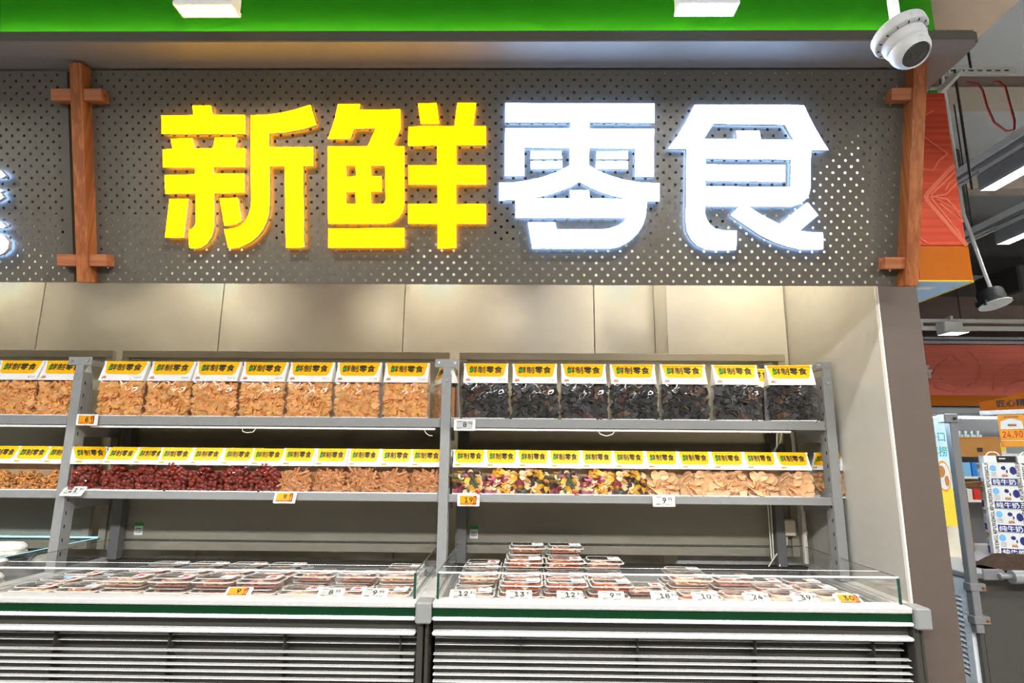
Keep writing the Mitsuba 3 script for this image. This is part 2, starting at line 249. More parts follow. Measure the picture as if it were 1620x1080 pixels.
FONT = {"鲜":[[[[2,53],[2,56],[10,66],[16,83],[19,87],[28,85],[27,78],[42,78],[46,75],[46,72],[40,62],[41,60],[48,60],[49,67],[57,67],[56,73],[52,78],[53,83],[61,84],[66,75],[68,67],[74,67],[82,85],[90,84],[93,81],[87,68],[96,66],[96,56],[78,56],[78,46],[94,45],[95,37],[92,34],[78,34],[78,25],[97,24],[98,14],[78,13],[77,-11],[67,-10],[67,13],[8,13],[7,49]],[[47,25],[67,24],[67,34],[50,35],[50,45],[67,45],[67,56],[47,56]],[[33,50],[32,42],[37,42],[37,50]],[[37,31],[32,32],[32,23],[37,23]],[[19,61],[29,60],[31,68],[22,68]],[[17,24],[22,23],[22,32],[17,32]],[[17,43],[22,42],[22,50],[17,50]]],[[[4,-5],[3,5],[6,6],[35,8],[45,10],[49,9],[48,-1],[8,-6]]]],"制":[[[[68,-2],[69,2],[83,2],[83,84],[94,85],[95,84],[94,-5],[89,-9],[71,-10]]],[[[66,77],[77,76],[76,17],[66,18]]],[[[3,43],[2,56],[9,69],[13,84],[23,82],[21,72],[27,72],[28,86],[37,86],[38,72],[58,72],[59,69],[58,61],[38,60],[38,54],[62,54],[62,43],[38,42],[38,37],[59,36],[58,1],[54,-2],[42,-3],[40,-2],[40,2],[38,2],[38,-10],[27,-10],[27,25],[19,26],[18,-1],[8,-2],[7,36],[27,37],[27,42]],[[38,9],[48,8],[48,26],[38,26]],[[15,55],[27,54],[27,61],[17,61]]]],"零":[[[[2,25],[2,29],[14,31],[32,37],[36,40],[16,41],[15,49],[6,49],[6,71],[44,72],[43,73],[12,73],[11,81],[13,83],[88,82],[89,80],[88,73],[55,72],[56,71],[94,71],[95,69],[94,49],[85,49],[84,41],[61,41],[61,39],[73,35],[99,29],[99,26],[94,20],[85,21],[86,17],[80,11],[66,3],[66,1],[74,-3],[70,-11],[66,-11],[53,-4],[27,4],[27,8],[31,14],[16,14],[15,21],[7,19]],[[82,52],[81,50],[83,51]],[[55,59],[57,58],[57,60],[82,60],[83,61],[57,62]],[[55,30],[59,24],[71,24],[71,26],[63,29],[56,31]],[[33,13],[52,7],[63,13],[34,14]],[[55,49],[57,48],[58,50],[57,53],[55,53]],[[44,47],[43,44],[46,44],[46,46]],[[29,25],[30,24],[45,25],[40,30]],[[17,61],[17,59],[18,60],[44,60],[43,62]],[[42,50],[44,49],[44,52],[42,52]],[[17,53],[16,50],[19,50],[19,52]]]],"食":[[[[2,52],[3,56],[16,60],[34,71],[43,79],[48,87],[57,84],[58,78],[71,68],[85,61],[99,57],[98,52],[94,47],[80,50],[80,26],[84,26],[88,23],[89,19],[75,9],[88,0],[90,-4],[84,-10],[81,-10],[68,0],[56,6],[54,-3],[20,-10],[16,-3],[20,5],[20,49],[17,49],[8,45]],[[57,18],[64,15],[69,18],[58,19]],[[32,49],[32,44],[69,45],[68,49]],[[68,29],[68,34],[31,33],[32,29]],[[52,68],[56,59],[64,59],[55,68]],[[50,71],[49,69],[51,70]],[[31,5],[40,5],[51,7],[51,8],[42,13],[44,19],[32,19]],[[37,60],[43,59],[43,61],[41,63]]]],"备":[[[[1,40],[3,44],[23,47],[36,52],[27,60],[12,51],[6,57],[6,61],[27,74],[36,87],[46,85],[45,78],[77,78],[82,75],[83,72],[79,66],[64,52],[99,44],[94,34],[85,35],[84,-10],[73,-10],[72,-7],[28,-7],[26,-10],[15,-10],[15,34],[6,32]],[[57,11],[56,4],[73,4],[73,11]],[[57,27],[56,21],[73,21],[73,27]],[[51,45],[36,38],[66,39]],[[39,67],[50,58],[62,66]],[[44,10],[27,11],[27,4],[44,4]],[[44,26],[27,27],[27,21],[44,21]]]],"匠":[[[[7,80],[94,81],[94,70],[78,70],[84,63],[84,59],[40,54],[40,47],[91,46],[91,35],[73,35],[73,5],[95,4],[96,-7],[8,-7]],[[20,11],[28,27],[29,64],[63,66],[77,68],[77,70],[19,70]],[[31,5],[61,4],[61,35],[40,35],[38,19]],[[20,7],[19,4],[23,4],[23,6]]]],"心":[[[[82,30],[74,50],[81,53],[86,51],[96,25],[98,11],[91,8],[87,9]]],[[[27,6],[28,58],[39,58],[40,2],[66,2],[69,11],[69,22],[73,23],[80,19],[79,2],[72,-8],[37,-9],[29,-4]]],[[[32,75],[38,83],[42,82],[59,69],[68,60],[68,57],[63,51],[59,51],[54,58]]],[[[2,11],[9,32],[11,49],[22,49],[20,27],[14,6],[5,7]]]],"精":[[[[1,10],[14,40],[2,42],[2,51],[9,53],[4,78],[11,80],[16,72],[16,85],[26,86],[28,69],[32,80],[61,78],[62,86],[72,86],[74,78],[95,78],[94,68],[73,67],[92,66],[93,57],[73,55],[97,54],[97,44],[39,44],[38,41],[29,41],[40,21],[34,14],[27,21],[27,-10],[16,-9],[16,14],[8,2]],[[39,71],[33,53],[37,53],[62,54],[61,56],[43,57],[43,65],[62,68],[42,68]]],[[[44,41],[91,41],[91,-5],[88,-9],[71,-9],[69,0],[80,0],[79,6],[55,6],[55,-10],[44,-9]],[[55,16],[79,15],[80,18],[56,19]],[[55,30],[79,28],[80,31],[56,32]]]],"酿":[[[[2,73],[3,82],[45,82],[45,74],[61,75],[59,84],[66,87],[70,86],[74,75],[90,75],[91,29],[95,22],[83,13],[91,4],[98,1],[95,-6],[89,-8],[74,5],[73,-1],[49,-11],[44,-6],[43,-8],[34,-8],[33,-3],[14,-3],[13,-10],[6,-10],[5,63],[14,63],[14,71]],[[75,29],[77,22],[84,28]],[[57,41],[80,40],[80,47],[57,47]],[[57,59],[79,58],[80,63],[58,64]],[[57,6],[71,10],[61,29],[57,28]],[[43,63],[43,1],[44,0],[46,3],[46,72],[33,72],[33,63]],[[14,8],[34,7],[34,14],[14,14]],[[17,25],[34,24],[34,30],[27,31],[22,36]]]],"好":[[[[1,-4],[1,0],[13,7],[19,16],[5,27],[11,54],[2,56],[2,65],[13,66],[14,68],[16,86],[27,86],[25,66],[44,65],[43,43],[64,43],[64,55],[76,67],[46,68],[46,79],[90,79],[95,75],[89,64],[76,51],[76,44],[97,43],[98,33],[76,32],[76,-2],[74,-7],[67,-10],[53,-10],[51,-8],[50,1],[64,1],[64,32],[41,33],[35,19],[46,7],[40,-1],[37,-1],[29,8],[9,-10],[6,-10]],[[22,55],[17,32],[26,27],[31,44],[32,55]]]],"酒":[[[[3,-3],[20,32],[31,27],[31,60],[48,61],[47,70],[29,70],[25,65],[21,65],[5,76],[9,84],[12,85],[26,77],[28,81],[97,81],[97,70],[75,69],[75,60],[94,59],[93,-10],[83,-10],[82,-6],[43,-6],[41,-10],[31,-10],[30,25],[15,-7],[11,-9]],[[42,6],[82,5],[83,12],[43,13]],[[45,25],[82,24],[83,28],[67,30],[64,34],[64,49],[60,49],[56,35]],[[74,40],[83,40],[83,49],[74,49]],[[59,61],[64,60],[64,70],[59,70]],[[42,37],[47,40],[49,49],[42,49]]],[[[1,49],[6,57],[10,57],[27,46],[23,39],[19,38]]]],"纯":[[[[6,40],[2,51],[10,59],[22,86],[32,83],[32,79],[19,53],[27,54],[33,65],[39,63],[40,73],[62,73],[62,86],[73,86],[73,73],[97,73],[97,62],[73,61],[73,29],[82,29],[82,56],[93,56],[93,12],[98,9],[97,-5],[89,-10],[65,-8],[62,-3],[62,18],[42,18],[41,24],[6,16],[3,26],[13,34],[17,41]],[[73,18],[75,1],[87,2],[88,11],[82,12],[82,18]],[[24,32],[42,34],[42,56],[52,56],[53,29],[62,29],[62,62],[42,62],[41,56]]],[[[3,7],[38,15],[42,14],[43,8],[41,4],[10,-4],[4,-4]]]],"牛":[[[[3,26],[4,36],[45,36],[44,57],[24,57],[14,40],[3,45],[16,66],[22,84],[33,81],[30,68],[45,68],[45,85],[57,86],[57,68],[91,68],[91,57],[57,57],[57,36],[97,36],[97,26],[57,25],[57,-10],[45,-9],[45,25]]]],"奶":[[[[2,-4],[2,0],[7,2],[18,15],[18,18],[5,28],[10,54],[3,55],[3,66],[13,66],[15,85],[17,87],[27,85],[24,66],[41,65],[39,41],[33,21],[39,12],[46,30],[49,67],[38,68],[38,79],[83,79],[84,74],[79,50],[95,49],[93,10],[88,-6],[83,-9],[63,-9],[60,-1],[61,2],[79,2],[82,13],[84,39],[66,39],[70,68],[60,68],[56,22],[44,-5],[36,-10],[30,-5],[35,4],[28,7],[20,-2],[9,-10]],[[37,6],[35,6],[36,5]],[[18,32],[23,28],[25,30],[29,55],[22,55],[21,53]]]],"一":[[[[2,44],[97,45],[98,34],[3,33]]]],"口":[[[[11,76],[89,76],[89,-7],[78,-7],[77,1],[24,1],[21,-8],[11,-7]],[[24,64],[23,13],[78,13],[78,64]]]],"再":[[[[2,24],[14,25],[15,63],[44,64],[43,69],[6,69],[6,80],[94,80],[94,69],[55,68],[56,63],[86,62],[86,25],[97,25],[98,15],[86,14],[86,-3],[83,-8],[61,-10],[58,-4],[58,1],[75,1],[75,14],[26,14],[25,-10],[14,-10],[14,14],[3,14]],[[55,26],[75,25],[75,33],[55,33]],[[55,45],[75,44],[75,52],[55,52]],[[25,26],[44,25],[44,33],[25,33]],[[25,45],[44,44],[44,52],[25,52]]]],"捞":[[[[4,22],[2,33],[14,38],[14,55],[3,55],[3,66],[14,66],[14,86],[25,86],[26,66],[33,66],[34,76],[48,76],[48,86],[58,86],[60,76],[72,76],[72,86],[82,86],[83,76],[97,75],[97,66],[83,65],[82,56],[96,55],[96,36],[86,35],[84,45],[45,45],[44,35],[35,35],[33,31],[25,29],[25,-3],[20,-9],[5,-9],[3,0],[14,1],[14,23]],[[58,56],[72,55],[72,65],[59,65]],[[35,64],[34,55],[48,55],[48,65]],[[26,41],[34,42],[34,55],[25,55]]],[[[31,-4],[32,0],[42,4],[49,11],[54,22],[38,23],[38,33],[56,33],[58,43],[68,43],[68,33],[92,32],[88,2],[82,-8],[64,-9],[61,-2],[62,2],[73,1],[76,3],[79,15],[78,23],[66,23],[58,4],[47,-6],[36,-10]]]],"生":[[[[4,-7],[4,4],[44,5],[44,26],[15,26],[14,28],[15,37],[44,37],[44,56],[24,56],[13,39],[3,45],[12,57],[23,85],[33,83],[29,67],[44,67],[44,85],[56,86],[56,67],[92,66],[92,56],[56,56],[56,37],[88,37],[89,28],[88,26],[56,26],[56,5],[96,4],[96,-7]]]],"新":[[[[2,5],[11,22],[11,25],[3,26],[3,35],[23,37],[23,43],[3,43],[3,53],[14,54],[11,65],[4,67],[5,76],[22,76],[19,84],[26,87],[31,85],[36,76],[53,75],[54,77],[83,84],[89,84],[95,78],[92,74],[64,67],[64,52],[98,51],[97,41],[87,40],[86,-10],[76,-10],[75,-8],[74,41],[64,41],[62,11],[57,-4],[52,-10],[44,-4],[46,3],[42,4],[35,18],[33,-5],[28,-8],[16,-7],[14,1],[23,3],[23,25],[20,16],[11,1]],[[34,37],[53,36],[53,43],[34,43]],[[43,54],[53,53],[53,66],[46,65]],[[44,24],[49,13],[51,13],[53,26]],[[34,25],[36,23],[36,25]],[[23,66],[25,53],[31,53],[35,66]]]],"品":[[[[53,37],[94,38],[94,-10],[84,-10],[82,-5],[65,-5],[64,-10],[53,-10]],[[64,7],[83,6],[83,27],[64,27]]],[[[21,81],[79,82],[80,46],[21,45]],[[32,57],[68,56],[68,71],[32,71]]],[[[6,37],[46,37],[46,-9],[36,-10],[33,-5],[18,-5],[17,-10],[6,-9]],[[18,7],[34,6],[34,27],[18,27]]]],"产":[[[[2,-6],[10,19],[10,47],[31,49],[24,63],[9,64],[10,74],[45,74],[41,84],[46,86],[52,86],[59,74],[92,74],[92,64],[79,63],[73,49],[94,48],[94,37],[22,37],[21,13],[17,-1],[11,-11]],[[37,62],[45,48],[59,48],[66,61],[65,63]]]],"日":[[[[16,79],[85,79],[84,-9],[74,-9],[72,-3],[28,-3],[27,-9],[16,-9]],[[28,33],[27,9],[73,9],[73,33]],[[28,68],[28,44],[73,44],[73,68]]]],"期":[[[[2,-5],[15,13],[2,15],[2,24],[12,26],[12,61],[3,63],[3,72],[12,73],[12,85],[22,85],[24,73],[37,73],[37,85],[47,85],[48,73],[55,72],[57,81],[95,80],[95,-2],[91,-8],[73,-10],[70,-3],[70,1],[83,1],[82,24],[66,24],[63,4],[56,-11],[47,-5],[42,-7],[31,8],[30,14],[27,14],[24,5],[12,-10],[8,-10]],[[67,36],[83,35],[83,47],[67,47]],[[67,59],[83,58],[83,70],[67,70]],[[56,63],[48,61],[49,25],[55,25],[56,29]],[[42,13],[48,3],[51,3],[53,14]],[[23,26],[37,25],[37,31],[23,31]],[[23,42],[37,41],[37,47],[23,47]],[[23,58],[37,57],[37,62],[23,62]]]],"称":[[[[1,16],[17,45],[4,46],[3,55],[4,57],[19,58],[19,69],[7,68],[4,75],[6,78],[38,85],[43,77],[30,72],[31,57],[44,58],[52,86],[62,84],[60,73],[94,73],[98,71],[90,50],[85,48],[94,27],[97,10],[91,7],[86,8],[83,25],[75,43],[75,-2],[70,-9],[55,-10],[51,-2],[52,1],[63,2],[63,62],[56,61],[51,49],[52,46],[60,45],[60,40],[55,22],[47,6],[39,9],[37,13],[44,24],[48,42],[38,46],[30,46],[43,29],[38,22],[35,22],[30,28],[30,-10],[19,-10],[19,23],[8,8]],[[76,45],[84,47],[84,50],[79,51],[83,62],[75,62]]]],"重":[[[[3,-6],[4,3],[44,4],[43,8],[11,8],[11,18],[44,19],[43,21],[14,22],[14,55],[43,56],[44,58],[4,59],[4,68],[43,68],[44,72],[14,71],[11,80],[82,86],[87,79],[85,76],[56,73],[55,69],[96,68],[96,58],[55,57],[87,55],[87,22],[56,21],[55,19],[90,18],[91,10],[90,8],[56,8],[55,4],[96,3],[97,-6]],[[55,32],[74,31],[75,33],[56,34]],[[56,46],[56,43],[75,44],[74,47]],[[25,32],[43,31],[44,33],[26,34]],[[26,46],[26,43],[44,44],[43,47]]]],"会":[[[[2,49],[34,69],[49,86],[58,84],[60,82],[58,76],[66,69],[98,52],[92,42],[77,49],[75,44],[25,44],[22,47],[8,41]],[[51,68],[37,55],[65,56]]],[[[7,25],[7,35],[93,35],[93,24],[70,23],[88,4],[92,-6],[82,-10],[77,-2],[73,-2],[14,-8],[11,3],[19,7],[32,23]],[[35,7],[68,8],[59,18],[64,24],[48,24]]]],"员":[[[[5,-4],[7,0],[23,3],[36,9],[43,17],[43,32],[45,35],[54,35],[56,32],[54,13],[76,8],[76,37],[26,37],[25,7],[14,7],[14,48],[87,48],[88,9],[77,7],[96,-2],[91,-11],[54,3],[50,7],[35,-4],[13,-11]]],[[[17,81],[83,82],[84,55],[82,53],[19,53],[17,54]],[[29,65],[70,64],[71,70],[30,71]]]]}

# ------------------------------------------------------------------ the setting
solo('floor', S(bx(-9, 12, -9, 12, -.05, 0), 'floor_tile'), 'grey tiled shop floor under the freezers', 'floor', kind='structure')
ceil = solo('ceiling', S(bx(-9, 12, 5.0, 9.2, 4.62, 4.72), 'grey_taupe'), 'dark taupe ceiling high over the shop', 'ceiling', kind='structure')
part(ceil, 'high_bay', S(bx(-9, 12, -9, 5.0, 4.9, 5.0), 'grey_taupe'))
part(ceil, 'downstand', S(bx(-9, 12, 4.98, 5.1, 4.60, 4.775), 'tan_beam'))
part(ceil, 'downstand_top', S(bx(-9, 12, 5.0, 5.1, 4.775, 4.92), 'dark_taupe'))
wf = solo('wall_far', S(bx(-9, 12, 8.5, 8.6, 0, 4.7), 'dark_taupe'), 'dark brown wall behind the far red sign board', 'wall', kind='structure')
solo('wall_store', S(bx(-9, 12, -9.1, -9.0, 0, 4.95), 'shop_wall'), 'pale wall at the other end of the shop', 'wall', kind='structure')
wl = solo('wall_side', S(bx(-9.1, -9.0, -9, 9, 0, 4.95), 'shop_wall'), 'pale side wall of the shop', 'wall', kind='structure')
# back wall of the display: seamed satin panels
wb = thing('wall_back', 'satin grey wall of seamed panels above the snack racks', 'wall', kind='structure')
seams = [-5.0, -3.76, -2.7227, -1.6908, -.6556, .4134, .75]
for a, b in zip(seams[:-1], seams[1:]):
    part(wb, 'panel', S(bx(a + .002, b - .002, 3.18, 3.2, 0, 2.72, .0015), 'wall_paint'))
part(wb, 'backing', S(bx(-5, .75, 3.2, 3.22, 0, 2.72), 'slot_dark'))
wc = thing('wall_column', 'boxed out column with pale panels right of the seamed wall', 'wall', kind='structure')
part(wc, 'panel', S(bx(.75, 1.352, 2.91, 3.22, 0, 2.72, .002), 'wall_paint'))
wr = thing('wall_right', 'short pale side wall ending in a brown pillar face', 'wall', kind='structure')
part(wr, 'panel', S(bx(1.358, 1.506, 2.172, 3.4, 0, 2.72, .002), 'wall_paint'))
part(wr, 'pillar_face', S(bx(1.362, 1.508, 2.16, 2.172, 0, 2.72), 'brown_paint'), label='brown painted end face')
part(wr, 'pillar_return', S(bx(1.506, 1.510, 2.16, 3.4, 0, 2.72), 'brown_paint'))
part(wr, 'corner_trim', S(bx(1.3555, 1.363, 2.158, 2.175, 0, 2.72, .002), 'white_trim'), label='thin white corner trim')
# bulkhead over the sign: soffit slab, lip, lit green fascia
so = thing('trim_1', 'grey soffit slab with a rounded front lip over the sign', 'soffit', kind='structure')
lipoly = Polygon([(-5, 1.727), (1.50, 1.727), (1.519, 1.746), (1.524, 1.80), (1.53, 3.2), (1.376, 3.2), (1.376, 1.90), (-5, 1.90)])
part(so, 'slab', S(xf(trimesh.creation.extrude_polygon(lipoly, .006, engine='earcut'), place(0, 0, 2.72)), 'soffit_paint'))
part(so, 'darkened_soffit', S(bx(-5, 1.376, 1.90, 3.2, 2.72, 2.726), 'darkened_soffit'), label='rear soffit darkened so the sign holes read black')
part(so, 'lip', S(cat(bx(-5, 1.505, 1.727, 1.742, 2.7262, 2.764, .003), bx(1.505, 1.521, 1.738, 3.2, 2.7262, 2.764)), 'lip_paint'))
part(so, 'trough', S(bx(-5, 1.50, 1.742, 1.79, 2.7262, 2.728), 'white_trim'))
part(so, 'cove_light', emit(bx(-5, 1.40, 1.752, 1.766, 2.729, 2.737), COVE, 2.5))
solo('trim_2', S(bx(-5, 1.425, 1.79, 1.81, 2.728, 3.6), 'green_paint'), 'green fascia lit from below above the sign soffit', 'fascia', kind='structure')
solo('trim_3', S(bx(1.425, 1.756, 1.2, 3.6, 2.95, 2.99), 'tan_ceiling'), 'beige ceiling strip right of the green fascia', 'ceiling', kind='structure')

# ------------------------------------------------------------------ store lamps outside the frame
for i, (x, y) in enumerate([(-3.2, -.9), (0.2, -.9), (3.6, -.9), (-3.2, -2.8), (0.2, -2.8), (3.6, -2.8), (-3.2, -4.8), (.2, -4.8), (3.6, -4.8), (5.2, 1.2), (6.6, 4.0), (8.4, 6.4)]):
    zl = 2.92 if x < 5 else 2.35
    k = thing('store_lamp', f'linear store lamp outside the frame, {("left", "middle", "right")[i % 3]} one of the {("nearest row to the freezers", "second row from the freezers", "farthest row from the freezers", "added fill lamps beyond the pillar")[i // 3]}', 'ceiling lamp', 'linear lamps over the aisle')
    part(k, 'housing', S(bx(x - 1.3, x + 1.3, y - .16, y + .16, zl, zl + .08), 'white_plastic'))
    part(k, 'diffuser', emit(quad((x - 1.28, y - .15, zl - .005), (x - 1.28, y + .15, zl - .005), (x + 1.28, y + .15, zl - .005), (x + 1.28, y - .15, zl - .005)), FRONT if y == -.9 else FAR_FILL if x > 5 else STORE, 12 if y == -.9 else 3 if x > 5 else 1))
    if x > 5: part(k, 'fill_uplight', emit(quad((x - 1.28, y - .15, zl + .09), (x + 1.28, y - .15, zl + .09), (x + 1.28, y + .15, zl + .09), (x - 1.28, y + .15, zl + .09)), [c * .55 for c in FAR_FILL], 2.0))  # upward glow added to brighten the far ceiling and trunking

# wall washers behind the sign
for i, x in enumerate([-2.95, -1.74, -.46, .55]):
    yy = 2.93
    k = thing('wall_washer', f'small round lamp under the soffit behind the perforated sign, {("left of the frame", "behind the first yellow letter", "behind the second yellow letter", "behind the first white letter")[i]}', 'spot lamp', 'lamps behind the sign')
    part(k, 'can', S(cyl((x, yy, 2.66), (x, yy, 2.719), .045, 16), 'black'))
    part(k, 'lens', emit(quad((x - .03, yy - .03, 2.658), (x - .03, yy + .03, 2.658), (x + .03, yy + .03, 2.658), (x + .03, yy - .03, 2.658)), [c * 8 for c in WALLWASH], .05))
    scene[k.replace('wall_washer', 'washer_beam')] = {'type': 'spot', 'to_world': T().look_at(origin=[x, yy, 2.655], target=[x, yy + .33, 1.655], up=[0, 1, 0]), 'cutoff_angle': 50.0, 'beam_width': 12.0, 'sampling_weight': 4.5, 'intensity': {'type': 'rgb', 'value': [c * 3.6 for c in WALLWASH]}}
k = thing('wall_washer', 'square lamp under the soffit lighting the boxed out column, behind the last white letter', 'spot lamp', 'lamps behind the sign')
part(k, 'can', S(bx(1.14, 1.26, 2.42, 2.54, 2.66, 2.719, .005), 'black'))
part(k, 'lens', emit(quad((1.15, 2.43, 2.658), (1.15, 2.53, 2.658), (1.25, 2.53, 2.658), (1.25, 2.43, 2.658)), [c * 560 for c in WALLWASH], 8))
ORDL = ['first', 'second', 'third', 'fourth', 'fifth']
for i, x in enumerate([-2.85, -1.91, -.986, -.07, .80]):
    y0, z0 = 2.36, 2.30
    k = thing('flood_lamp', f'small square lamp on the back of the sign facing the wall, {ORDL[i]} from the left', 'spot lamp', 'lamps behind the sign')
    part(k, 'housing', S(bx(x - .06, x + .06, y0 - .04, y0, z0 - .05, z0 + .05, .006), 'black'))
    part(k, 'bracket', S(bx(x - .008, x + .008, 2.05, y0 - .03, z0 - .004, z0 + .004), 'dark_metal'))
    part(k, 'lens', emit(quad((x - .05, y0 + .002, z0 - .04), (x - .05, y0 + .002, z0 + .04), (x + .05, y0 + .002, z0 + .04), (x + .05, y0 + .002, z0 - .04)), [c * 72 for c in WALLWASH], 2.0))

# ------------------------------------------------------------------ the perforated sign, leaning forward
TILT = math.radians(13.8)
SN = np.array([0, -math.cos(TILT), -math.sin(TILT)]); SU = np.array([0, -math.sin(TILT), math.cos(TILT)])
SIGN_M = frame((0, 1.86, 2.72), (1, 0, 0), SU, SN)     # u along the wall, v up the slope, w out of the sign
PT, RH, NH = .0432, .0053, 12
ROW = .73668 / 34
def perforated(u0, u1, v0, v1, cols, rows, ku, kv):
    """sheet with staggered round holes; ku = u of a hole in row 0, kv = v of row 0"""
    t = .003; ang = np.arange(NH) * 2 * np.pi / NH + .3
    V, Fc = [], []
    def addm(v, f):
        o = sum(len(q) for q in V); V.append(np.asarray(v, float)); Fc.append(np.asarray(f) + o)
    # one cell: rectangle with a hole, split by connecting corners
    hw, hh = PT / 2, ROW / 2
    per = []
    for a in ang:
        c, s = math.cos(a), math.sin(a); k = min(hw / max(abs(c), 1e-9), hh / max(abs(s), 1e-9)); per.append((c * k, s * k, a))
    for sx, sy in ((1, 1), (-1, 1), (-1, -1), (1, -1)): per.append((sx * hw, sy * hh, math.atan2(sy * hh, sx * hw) % (2 * math.pi)))
    per = sorted(((x, y, a % (2 * math.pi)) for x, y, a in per), key=lambda q: q[2])
    outp = np.array([[x, y] for x, y, _ in per]); n = len(outp)
    inn = np.array([[RH * math.cos(a), RH * math.sin(a)] for _, _, a in per])
    base = np.vstack([np.c_[outp, np.zeros(n)], np.c_[inn, np.zeros(n)], np.c_[inn, -t * np.ones(n)], np.c_[outp, -t * np.ones(n)]])
    i = np.arange(n); j = (i + 1) % n; cf = []
    for a, b in ((0, 1), (1, 2), (2, 3)): cf += [np.stack([i + a * n, j + a * n, j + b * n], 1), np.stack([i + a * n, j + b * n, i + b * n], 1)]
    cf = np.vstack(cf); nb = len(base)
    cells = []
    for r in range(rows):
        uo = ku + (r % 2) * PT / 2; vv = kv - r * ROW
        k0 = math.ceil((u0 + hw - uo) / PT); k1 = math.floor((u1 - hw - uo) / PT)
        cells += [(uo + k * PT, vv) for k in range(k0, k1 + 1)]
        ua, ub = uo + k0 * PT - hw, uo + k1 * PT + hw
        for a, b in ((u0, ua), (ub, u1)):
            if b - a > 1e-4:
                for w in (0, -t): addm([[a, vv - hh, w], [b, vv - hh, w], [b, vv + hh, w], [a, vv + hh, w]], [[0, 1, 2], [0, 2, 3]])
    cells = np.array(cells); m = len(cells)
    addm((base[None] + np.c_[cells, np.zeros(m)][:, None]).reshape(-1, 3), (cf[None] + (np.arange(m) * nb)[:, None, None]).reshape(-1, 3))
    top, bot = kv + hh, kv - (rows - 1) * ROW - hh
    for a, b in ((top, v1), (v0, bot)):
        for w in (0, -t): addm([[u0, a, w], [u1, a, w], [u1, b, w], [u0, b, w]], [[0, 1, 2], [0, 2, 3]])
    # folded edges
    m2 = cat(tm(np.vstack(V), np.vstack(Fc)), bx(u0, u1, v0 - .001, v0, -.02, 0), bx(u0, u1, v1, v1 + .001, -.02, 0), bx(u0 - .001, u0, v0, v1, -.02, 0), bx(u1, u1 + .001, v0, v1, -.02, 0))
    return xf(m2, SIGN_M)
sp = solo('perforated_panel', S(perforated(-1.566, 1.372, -.7715, -.008, 0, 35, -1.5182 + 0 * PT, -.0222), 'perforated_metal'),
          'long dark grey perforated metal panel behind the yellow and white letters', 'sign panel')
solo('perforated_panel', S(perforated(-4.2, -1.646, -.7690, -.012, 0, 35, -1.6808, -.0245), 'perforated_metal'),
     'dark grey perforated metal panel left of the left wooden post, behind white letter ends', 'sign panel')
def sbox(u0, u1, v0, v1, w0, w1, c=.0015): return xf(bx(u0, u1, v0, v1, w0, w1, c), SIGN_M)
k = thing('wooden_post', 'brown wooden post with cross blocks left of the yellow letters', 'post')
part(k, 'beam', S(sbox(-1.598, -1.5555, -.774, -.001, -.03, .05, .002), 'wood'))
for v in (-.109, -.694): part(k, 'clamp_block', S(sbox(-1.674, -1.492, v - .021, v + .021, .0, .042), 'wood_block'))
k = thing('wooden_post', 'brown wooden post with cross blocks at the sign\'s end under the dome camera', 'post')
part(k, 'beam', S(sbox(1.358, 1.404, -.774, -.001, -.03, .05, .002), 'wood'))
for v in (-.107, -.693): part(k, 'clamp_block', S(sbox(1.289, 1.362, v - .0205, v + .0205, .0, .042), 'wood_block'))
# lit channel letters
def back_of(m): return tm(m.vertices, m.faces[:, ::-1])
def letter(name, polys, rad, label):
    k = thing('channel_letter', label, 'sign letter', 'lit sign letters')
    part(k, 'letter_return', S(xf(ext(polys, .0160), SIGN_M @ place(0, 0, .0083)), 'letter_side'))
    part(k, 'face', emit(xf(ext(polys, .0035), SIGN_M @ place(0, 0, .0243)), rad, .2 if name == 'left' else 1.5))
    part(k, 'added_halo', emit(back_of(xf(flat(polys), SIGN_M @ place(0, 0, .0078))), [c * s for c, s in zip(rad, (1.1, 1.25, 1.55) if rad is WHITE else (1.5, 1.1, 1.0))], .2 if name == 'left' else 1.5))  # hidden glow added behind the letter for its halo on the panel
letter('xin', SIGN['xin'], YELLOW, 'first lit yellow Chinese letter, 新, next to the left post')
letter('xian', SIGN['xian'], YELLOW, 'second lit yellow Chinese letter, 鲜, beside the white letters')
letter('ling', SIGN['ling'], WHITE, 'first lit white Chinese letter, 零, next to the yellow letters')
letter('shi', SIGN['shi'], WHITE, 'last lit white Chinese letter, 食, nearest the right post')
letter('left', SIGN['left'], WHITE, 'cut off end of a lit white letter on the left panel')

